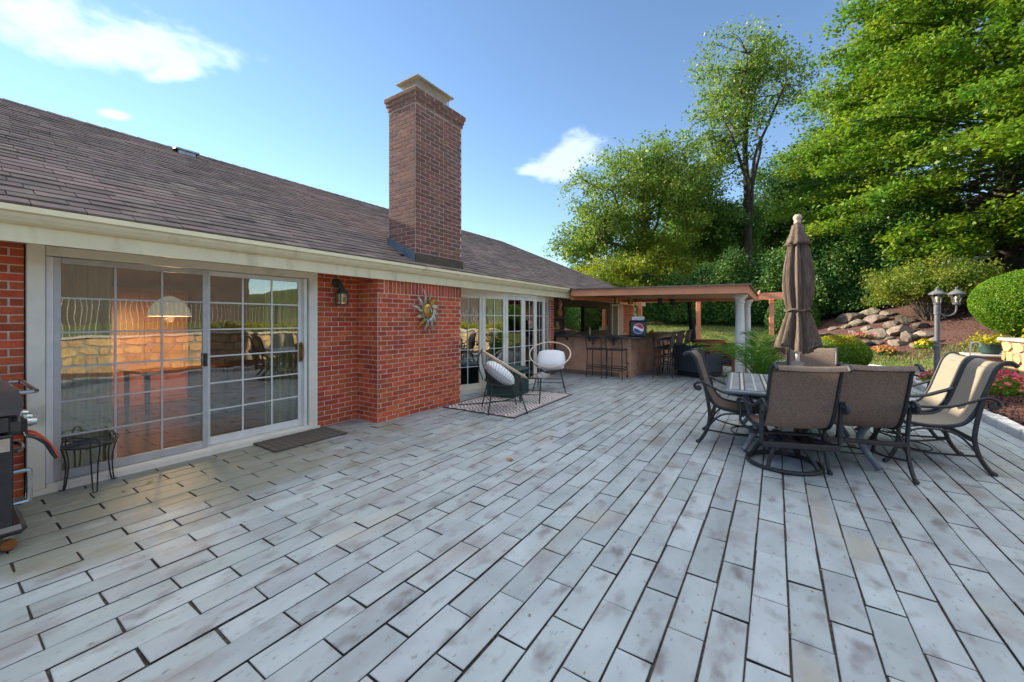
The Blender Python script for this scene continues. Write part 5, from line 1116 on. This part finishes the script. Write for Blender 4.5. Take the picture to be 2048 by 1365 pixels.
# the big spreading tree on the right, layered sprays of leaves
def big_tree():
    b = foot(2020, 19); cl = []
    t = thing('maple_tree', 'huge spreading green tree with layered branches overhanging the garden bank', 'tree', b, world=True); mb = MB(); base = Vector(b); top = base + Vector((0, 0, 15.5))
    tr = [base.lerp(top, k / 8) + Vector((random.uniform(-.2, .2), random.uniform(-.2, .2), 0)) for k in range(9)]; mb.tube(tr, lambda u: .48 * (1 - .75 * u), 12, smooth=3)
    P = []; Rr = []
    for i in range(215):
        u = ((i + .5) / 215); z0 = .7 + 15.5 * u ** 1.1; a = i * 2.39996 + random.uniform(-.4, .4); L = (10.4 * (1 - .045 * abs(z0 - 6)) if z0 < 12 else 10.4 * (1 - .14 * (z0 - 10))) * random.uniform(.72, 1.05); L = max(L, 2.2)
        o = base + Vector((0, 0, z0)); dr = Vector((math.cos(a), math.sin(a), 0)); rise = (.10 + .5 * u) * L * .5; sag = .16 * L * (1.25 - u)
        pt = lambda s: o + dr * L * s + Vector((0, 0, rise * math.sin(s * 1.6) - sag * s * s))
        mb.tube([pt(0), pt(.3), pt(.6), pt(.85), pt(1)], lambda w: (.09 * (1 - .5 * u)) * (1 - w) + .012, 6, smooth=2); k = int(15 + L * 1.3)
        for j in range(k):
            s = .22 + .8 * random.random() ** .62; sd = random.uniform(-1, 1) * (.28 + .28 * s) * L * .34; side = Vector((-dr.y, dr.x, 0)); q = pt(s) + side * sd + Vector((0, 0, random.uniform(-.22, .12) - abs(sd) * .10)); P.append(q); Rr.append(random.uniform(.38, .72))
    mb.build('trunk', 'bark', t, smooth=True); P = np.array(P); Rr = np.array(Rr); dist = (P[:, :2] ** 2).sum(1); n = 380000
    k = RNG.choice(len(P), n); g = RNG.normal(size=(n, 3)) * .55; g[:, 2] *= .46; Q = P[k] + g * Rr[k][:, None]; N = np.zeros((n, 3)); N[:, 2] = 1.0
    keep = Q[:, 2] > hgt(Q[:, 0], Q[:, 1]) + .5; leaves('crown', Q[keep], .175, 'leaf_maple', t, nrm=N[keep], tilt=.55, aspect=.62)
big_tree()
tree('ash_tree', 'tall slender tree with bare dark trunk and sparse olive leaves above the hedge', foot(1500, 33), G(1490, 250, 33), .42,
     [(G(1485, 170, 33), (4.0, 4.0, 4.2), 110, 1.0), (G(1450, 260, 32.5), (3.2, 3, 3.2), 70, .9), (G(1540, 140, 33.5), (3.4, 3.4, 2.6), 60, .9), (G(1440, 330, 33), (2.4, 2.4, 2.6), 34, .8)], 15000, .25, 'leaf_olive', 'bark', .8, tips=120, tilt=1.5)
tree('broad_tree', 'broad airy tree with yellow-green leaves rising behind the house corner', foot(1318, 31), G(1285, 400, 31), .36,
     [(G(1270, 410, 31), (5.6, 5.2, 4.4), 170, .85), (G(1200, 470, 30.5), (3.2, 3.4, 2.6), 90, .75), (G(1350, 370, 31.5), (3.6, 3.6, 3.4), 90, .85), (G(1150, 500, 30.5), (1.6, 1.8, 1.3), 24, .7), (G(1300, 320, 31), (3.6, 3.4, 1.7), 50, .7)], 42000, .22, 'leaf_olive', 'bark', .8, tips=120, tilt=1.3)
tree('golden_tree', 'low bright yellow-green tree directly behind the pergola roof edge', foot(1225, 27), G(1225, 540, 27), .16,
     [(G(1215, 560, 27), (3.2, 3.2, 1.9), 80, .8), (G(1275, 550, 28), (2.6, 2.6, 1.9), 60, .8), (G(1330, 530, 30), (2.4, 2.4, 2.2), 40, .8)], 36000, .17, 'leaf_yellow', 'bark_pale', .8, tips=30)
tree('dark_tree', 'dense dark green tree filling the gap behind the slender bare trunk', foot(1590, 38), G(1590, 420, 38), .4,
     [(G(1580, 400, 38), (4.6, 4.4, 4.2), 120, 1.3), (G(1650, 380, 39), (4.6, 4.4, 4.4), 120, 1.3), (G(1530, 460, 38), (3.4, 3.4, 2.6), 70, 1.2), (G(1720, 450, 38), (4, 4, 4), 90, 1.3)], 60000, .27, 'leaf_dark', tips=30)
tree('leafy_tree', 'mid green rounded tree between the airy tree and slender trunk', foot(1420, 35), G(1420, 470, 35), .3,
     [(G(1410, 440, 35), (3.2, 3.4, 3.2), 90, 1.1), (G(1450, 470, 36), (3, 3, 2.4), 60, 1.1), (G(1380, 480, 34), (2.4, 2.4, 2), 40, 1)], 40000, .24, 'leaf_hedge', tips=20)
def hedge():
    t = thing('tall_hedge', 'tall dense evergreen hedge running along the back of the lawn', 'hedge', (27, 2, .9), world=True); n = 170000
    # a bank of foliage following a curved line behind the lawn, its top climbing to the right
    s = RNG.random(n); px = 1240 + 560 * s; path = np.stack([27.6 - 1.2 * s + 0 * s, 7.6 - 13.4 * s], 1)
    top = 2.55 + 2.6 * s ** 1.1 + .45 * np.sin(s * 21) + .3 * np.sin(s * 47 + 1); g = hgt(path[:, 0], path[:, 1]); u = RNG.random(n) ** .8; dep = np.sqrt(np.maximum(0, 1 - (u * 1.0) ** 3.5)) * (1.15 + .25 * np.sin(s * 60) * np.sin(u * 7 + s * 30)); wv = 1 - .55 * RNG.random(n) ** 3
    rg = RNG.normal(size=400); bump_ = np.interp(s * 399, np.arange(400), rg); X = path[:, 0] - dep * wv * (1 + .10 * bump_) + RNG.normal(size=n) * .10; Z = g + .12 + u * (top + .22 * np.interp(s * 399, np.arange(400), RNG.normal(size=400))) * wv ** .15 + RNG.normal(size=n) * .06; Y = path[:, 1] + RNG.normal(size=n) * .22
    cap = RNG.random(n) < .22; X = np.where(cap, path[:, 0] - dep * RNG.uniform(-1, 1, n), X)
    nr = np.stack([-np.ones(n), .25 * np.ones(n), .35 + u], 1); leaves('foliage', np.stack([X, Y, Z], 1), .13, 'leaf_hedge', t, nrm=unit(nr), tilt=.75)
    V = []; m = MB()
    for i in range(26): ss = i / 25; x, y = 27.9 - 1.2 * ss, 7.6 - 13.4 * ss; z = float(hgt(x, y)); m.tube([(x, y, z - .1), (x, y, z + 1.8 + 2 * ss)], .07, 6)
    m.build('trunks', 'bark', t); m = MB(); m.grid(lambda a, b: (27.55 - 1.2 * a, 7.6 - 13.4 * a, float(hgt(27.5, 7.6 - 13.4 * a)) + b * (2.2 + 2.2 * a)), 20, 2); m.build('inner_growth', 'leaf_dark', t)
hedge()
def backdrop_trees():
    for i, (px, d, h, w, lab) in enumerate(((1750, 44, 13, 6, 'far dark tree rising behind the tall hedge beside the huge tree'), (1330, 46, 9, 6, 'far dark tree low behind the airy yellow-green tree'), (1480, 50, 12, 7, 'far dark tree behind the slender bare trunk'), (1160, 52, 5.4, 5, 'far low olive tree just past the roof hip'))):
        b = foot(px, d); c = (b[0], b[1], b[2] + h * .55)
        tree('distant_tree', lab, b, (b[0], b[1], b[2] + h * .8), .35, [(c, (w, w, h * .45), 110, 1.5)], 26000, .36, 'leaf_dark' if i < 3 else 'leaf_olive', tips=14)
backdrop_trees()
def shrub(name, label, c, r, n, ls, m, shell=.3, amp=.12, f=3, extra=None, stems=0, cat='shrub', tilt=.8):
    t = thing(name, label, cat, (c[0], c[1], float(hgt(c[0], c[1]))), world=True); d = unit(RNG.normal(size=(n, 3))); k = (1 - shell * RNG.random(n) ** 1.5) * lumps(d, amp, f, int(c[0] * 13 + n)); P = np.array(c) + d * np.array(r) * k[:, None]; keep = P[:, 2] > hgt(P[:, 0], P[:, 1]) + .02; P, d = P[keep], d[keep]
    nr = unit(d / np.array(r))
    if extra: sel = (d[:, 2] > extra[1] + .18 * RNG.normal(size=len(d))); leaves('new_growth', P[sel], ls, extra[0], t, nrm=nr[sel], tilt=tilt); P, nr = P[~sel], nr[~sel]
    leaves('foliage', P, ls, m, t, nrm=nr, tilt=tilt); mb = MB(); b0 = Vector((c[0], c[1], float(hgt(c[0], c[1])) - .05))
    for _ in range(max(3, stems)): dd = unit(RNG.normal(size=3)); e = Vector((c[0] + dd[0] * r[0] * .75, c[1] + dd[1] * r[1] * .75, c[2] + abs(dd[2]) * r[2] * .5)); mb.tube([b0 + Vector((dd[0] * .15, dd[1] * .15, 0)), b0.lerp(e, .5) + Vector((dd[0] * .1, dd[1] * .1, .1)), e], lambda u: .018 * (1 - u) + .004, 5, smooth=3)
    mb.build('stems', 'bark_pale' if stems else 'bark', t); return t
p = G(2072, 600, 11.6); shrub('clipped_shrub', 'large smoothly clipped bright green globe shrub behind the stone wall', (p[0], p[1] - .1, 1.98), (1.4, 1.4, 1.06), 90000, .052, 'leaf_lime', .2, .085, 3.2, tilt=1.0)
p = G(1678, 712, 11.2); shrub('golden_shrub', 'low rounded shrub with yellow tips behind the dining chairs', (p[0], p[1], .50), (.62, .72, .52), 24000, .045, 'leaf_lime', .3, .06, 3, ('leaf_gold', .62))
def loose_shrub():
    p = G(1868, 600, 15.2); z = float(hgt(p[0], p[1])); t = thing('loose_shrub', 'loose arching shrub with many thin stems behind the lamp post', 'shrub', (p[0], p[1], z), world=True); mb = MB(); cs = []
    for i in range(130):
        a = random.uniform(0, 2 * PI); r = 2.0 * math.sqrt(random.random()); h = random.uniform(.55, 1.0) * (2.35 - .28 * r * r * .6) * random.uniform(.75, 1.12); e = Vector((p[0] + r * math.cos(a), p[1] + r * math.sin(a) * 1.1, z + max(.5, h))); b0 = Vector((p[0] + .35 * math.cos(a) * random.random(), p[1] + .35 * math.sin(a) * random.random(), z - .05))
        mid = b0.lerp(e, .5) + Vector((-math.cos(a), -math.sin(a), .6)) * .22; mb.tube([b0, b0.lerp(mid, .5), mid, e], lambda u: .014 * (1 - u) + .004, 5, smooth=2)
        for _ in range(3): cs.append(mid.lerp(e, random.uniform(.45, 1.08)) + Vector((random.gauss(0, .12), random.gauss(0, .12), random.gauss(0, .08))))
    mb.build('stems', 'bark_pale', t); cs = np.array([tuple(c) for c in cs]); n = 30000; k = RNG.choice(len(cs), n); P = cs[k] + RNG.normal(size=(n, 3)) * np.array([.17, .17, .12]); leaves('foliage', P, .085, 'leaf_shrub', t)
loose_shrub()
p = G(1600, 620, 19.5); shrub('soft_shrub', 'soft rounded green shrub beside the pergola post on the slope', (p[0] + .6, p[1] + .35, 1.35), (1.1, 1.2, 1.35), 24000, .07, 'leaf_hedge', .3, .12, 3)
def flowers(name, label, c, r, n, petal, m='leaf_lime', h=.16, ps=.05, ls=.07):
    z = float(hgt(c[0], c[1])); t = thing(name, label, 'flowers', (c[0], c[1], z), world=True); d = unit(RNG.normal(size=(n, 3))); d[:, 2] = abs(d[:, 2]); P = np.array([c[0], c[1], z + .02]) + d * np.array([r[0], r[1], h]) * RNG.uniform(.6, 1, (n, 1)); leaves('foliage', P, ls, m, t, nrm=d, tilt=.8)
    k = n // 6; d = unit(RNG.normal(size=(k, 3))); d[:, 2] = abs(d[:, 2]) + .25; Q = np.array([c[0], c[1], z + .04]) + unit(d) * np.array([r[0], r[1], h]) * 1.05
    Q = np.concatenate([Q + RNG.normal(size=Q.shape) * .012 for _ in range(3)]); leaves('blossoms', Q, ps, petal, t, nrm=np.tile(unit(d), (3, 1)), tilt=.5, aspect=.95)
flowers('impatiens', 'bright pink flowers between the two tan chairs and the patio edging', (12.2, -2.95), (.5, .35), 700, 'petal_pink', h=.32)
flowers('impatiens', 'pink flower clump in the mulch under the stone wall near its corner', (12.3, -3.9), (.35, .22), 600, 'petal_pink', h=.26)
flowers('impatiens', 'pale green and pink bedding plant at the outer end of the mulch bed', (10.9, -3.5), (.36, .3), 380, 'petal_pink', h=.3)
flowers('marigolds', 'small orange flower clump on the lawn strip before the rocks', G(1768, 712, 13.6)[:2], (.42, .34), 600, 'petal_orange', 'leaf_hedge', h=.26, ps=.06)
flowers('yellow_flowers', 'small yellow-green flower clump beside the lamp post foot on the lawn', G(1852, 712, 13.2)[:2], (.34, .3), 500, 'petal_yellow', h=.24)
flowers('pink_groundcover', 'low reddish ground cover between yellow shrub and boulders', G(1730, 700, 15.8)[:2], (.7, .5), 700, 'petal_pink', 'leaf_shrub', h=.1, ps=.04)
def wall_flowers():
    t = thing('flower_pot', 'glazed green pot of trailing yellow flowers on the wall end', 'pot', (14.35, -4.3, .62)); MB().lathe([(.13, 0), (.17, .04), (.21, .22), (.22, .24), (.2, .25), (.18, .22), (0, .2)], n=24).build('pot', 'rattan_green', t)
    n = 500; P = RNG.normal(size=(n, 3)) * [.16, .16, .08] + [0, 0, .32]; leaves('foliage', P, .07, 'leaf_gold', t)
    b = thing('stone_pier', 'low stone step block under the glazed flower pot', 'step', (14.35, -4.3, 0)); MB().bb(-.4, .4, -.35, .35, -.05, .56, ch=.02).build('block', 'wall_stone', b); MB().bb(-.45, .45, -.4, .4, .562, .618, ch=.012).build('slab', 'cap_stone', b)
    u = thing('yellow_groundcover', 'yellow leafy plants spilling over the top of the stone wall', 'plants', (11, -4.7, 1.0), world=True); n = 5200; P = np.stack([RNG.uniform(5, 13.3, n), -4.75 + RNG.normal(size=n) * .16, 1.06 + np.abs(RNG.normal(size=n)) * .11], 1); leaves('foliage', P, .085, 'leaf_gold', u)
wall_flowers()
def palm():
    t = thing('potted_palm', 'feathery potted palm beside the white pergola column', 'palm', (8.55, .22, 0)); MB().lathe([(.15, 0), (.17, .03), (.2, .3), (.21, .33), (.19, .34), (.17, .3), (0, .29)], n=20).build('pot', 'rattan_dark', t)
    V = []; rn = []; mb = MB()
    for k in range(26):
        a = k * 2.4 + random.uniform(-.2, .2); L = random.uniform(1.1, 1.65); el = random.uniform(.9, 1.45); dr = Vector((math.cos(a), math.sin(a), 0)); pts = []
        for i in range(15): s = i / 14; pts.append(Vector((0, 0, .3)) + dr * L * s * math.cos(el) * (1 + .35 * s) + Vector((0, 0, L * (math.sin(el) * s - .38 * s ** 2.6))))
        mb.tube(pts, lambda u: .006 * (1 - u) + .0015, 5)
        for i in range(3, 15):
            for sd in (-1, 1):
                side = Vector((-dr.y, dr.x, 0)) * sd; d = (pts[i] - pts[i - 1]).normalized(); ll = (.30 * math.sin(PI * min(1, (i - 1) / 15)) + .06) * random.uniform(.8, 1.15)
                for q in (0, .5):
                    p0 = pts[i - 1].lerp(pts[i], q); e = p0 + (side * .75 + d * .75 + Vector((0, 0, random.uniform(-.35, .1)))).normalized() * ll; md = p0.lerp(e, .5) + Vector((0, 0, .02)); w = d * .011; V += [p0, md - w, e, md + w]; rn += [random.random()] * 4
    mb.build('stems', 'leaf_palm', t); npmesh('fronds', np.array([tuple(v) for v in V]), np.arange(len(V)).reshape(-1, 4), 'leaf_palm', t, np.array(rn))
    n = 900; P = RNG.normal(size=(n, 3)) * [.2, .24, .06] + [0, 0, .34]; leaves('undergrowth', P, .07, 'leaf_palm', t)
palm()
def ground_cover():
    n = 26000; X = RNG.uniform(17.4, 27, n); Y = RNG.uniform(-1, 8, n); sel = (Y > .4 - (X - 17.6) * .05); X2 = RNG.uniform(14.2, 18.5, 9000); Y2 = RNG.uniform(-7, -.5, 9000); s2 = (Y2 < -1.3 + (17.3 - X2) * -.88)
    X = np.concatenate([X[sel], X2[s2]]); Y = np.concatenate([Y[sel], Y2[s2]]); P = np.stack([X, Y, hgt(X, Y)], 1); n = len(P); a = RNG.random(n) * 6.28; h = RNG.uniform(.05, .13, n); w = .012
    D_ = np.stack([np.cos(a), np.sin(a), 0 * a], 1); tip = P + D_ * (h * .5)[:, None] + np.stack([0 * h, 0 * h, h], 1); S_ = np.stack([-D_[:, 1], D_[:, 0], 0 * a], 1) * w; V = np.stack([P - S_, P + S_, tip], 1).reshape(-1, 3)
    o = npmesh('lawn_grass', V, np.arange(3 * n).reshape(n, 3), 'grass', None, np.repeat(RNG.random(n), 3), 'stuff'); tag(o, 'short green lawn grass on the bank below the hedge', 'grass')
    n = 30000; X = np.concatenate([RNG.uniform(4, 14, 16000), RNG.uniform(17.8, 29, n - 16000)]); Y = np.concatenate([RNG.uniform(-4.2, -2.62, 16000), RNG.uniform(-8.8, .2, n - 16000)]); P = np.stack([X, Y, hgt(X, Y) + .012], 1); N = np.zeros((n, 3)); N[:, 2] = 1
    V, F, r = leaf_arrays(P, .06, aspect=.32, nrm=N, tilt=.45); o = npmesh('mulch_chips', V, F, 'mulch', None, r, 'stuff'); tag(o, 'reddish brown bark mulch chips covering the garden beds', 'mulch')
ground_cover()
def fallen_leaves():
    def leaf_me(nm, m, star):
        vs = [(0, 0, .004)]; n = 10
        for k in range(n): a = 2 * PI * k / n; r = .05 * ((1 if k % 2 == 0 else .5) if star else (1 if k in (0, 5) else .55)); vs.append((r * math.cos(a), r * .8 * math.sin(a), .004 + .012 * (k % 2) + .006 * math.sin(a)))
        me = bpy.data.meshes.new(nm); me.from_pydata(vs, [], [(0, k + 1, (k + 1) % n + 1) for k in range(n)]); me.materials.append(MATS[m]); return me
    ms = [leaf_me('fallen_leaf', 'dead_leaf', True), leaf_me('fallen_leaf', 'yellow_leaf', False)]
    for px, py, k, sc, lab in ((1020, 922, 0, .95, 'curled orange maple leaf lying in the open middle of the patio'), (1103, 878, 0, .6, 'small orange leaf lying on the paving past the curled maple leaf'), (300, 965, 1, .7, 'yellow leaf lying on the paving before the sliding door sill'), (427, 917, 1, .55, 'small yellow leaf lying next to the sliding door sill'), (247, 985, 0, .4, 'tiny brown leaf lying beside the yellow leaf near the door'), (1706, 893, 0, .95, 'orange maple leaf lying under the four-legged brown chair'), (1059, 1232, 0, .22, 'brown seed husk lying on the open paving')):
        u, d = (px - 1024) / FPX, 1.45 * FPX / (py - HZ); o = bpy.data.objects.new('fallen_leaf', ms[k]); C.objects.link(o); o.location = ((CA + u * SA) * d, (SA - u * CA) * d, .003); o.rotation_euler.z = random.random() * 6; o.scale = (sc, sc, sc); tag(o, lab, 'leaf', 'fallen leaves on the patio')
fallen_leaves()
def debris():
    n = 420; u = RNG.uniform(0, 1, n); X = RNG.uniform(1.0, 9, n); Y = RNG.uniform(-2.4, 4.9, n); row = -.053 + np.round((Y + .053) / .168) * .168; Y = np.where(u < .7, row + RNG.normal(size=n) * .004, Y); N = np.zeros((n, 3)); N[:, 2] = 1
    V, F, r = leaf_arrays(np.stack([X, Y, np.where(u < .7, -.002, .004)], 1), .016, aspect=.45, nrm=N, tilt=.25); o = npmesh('patio_litter', V, F, 'dead_leaf', None, r, 'stuff'); tag(o, 'tiny dry leaf crumbs and husks scattered along the paving joints', 'litter')
debris()
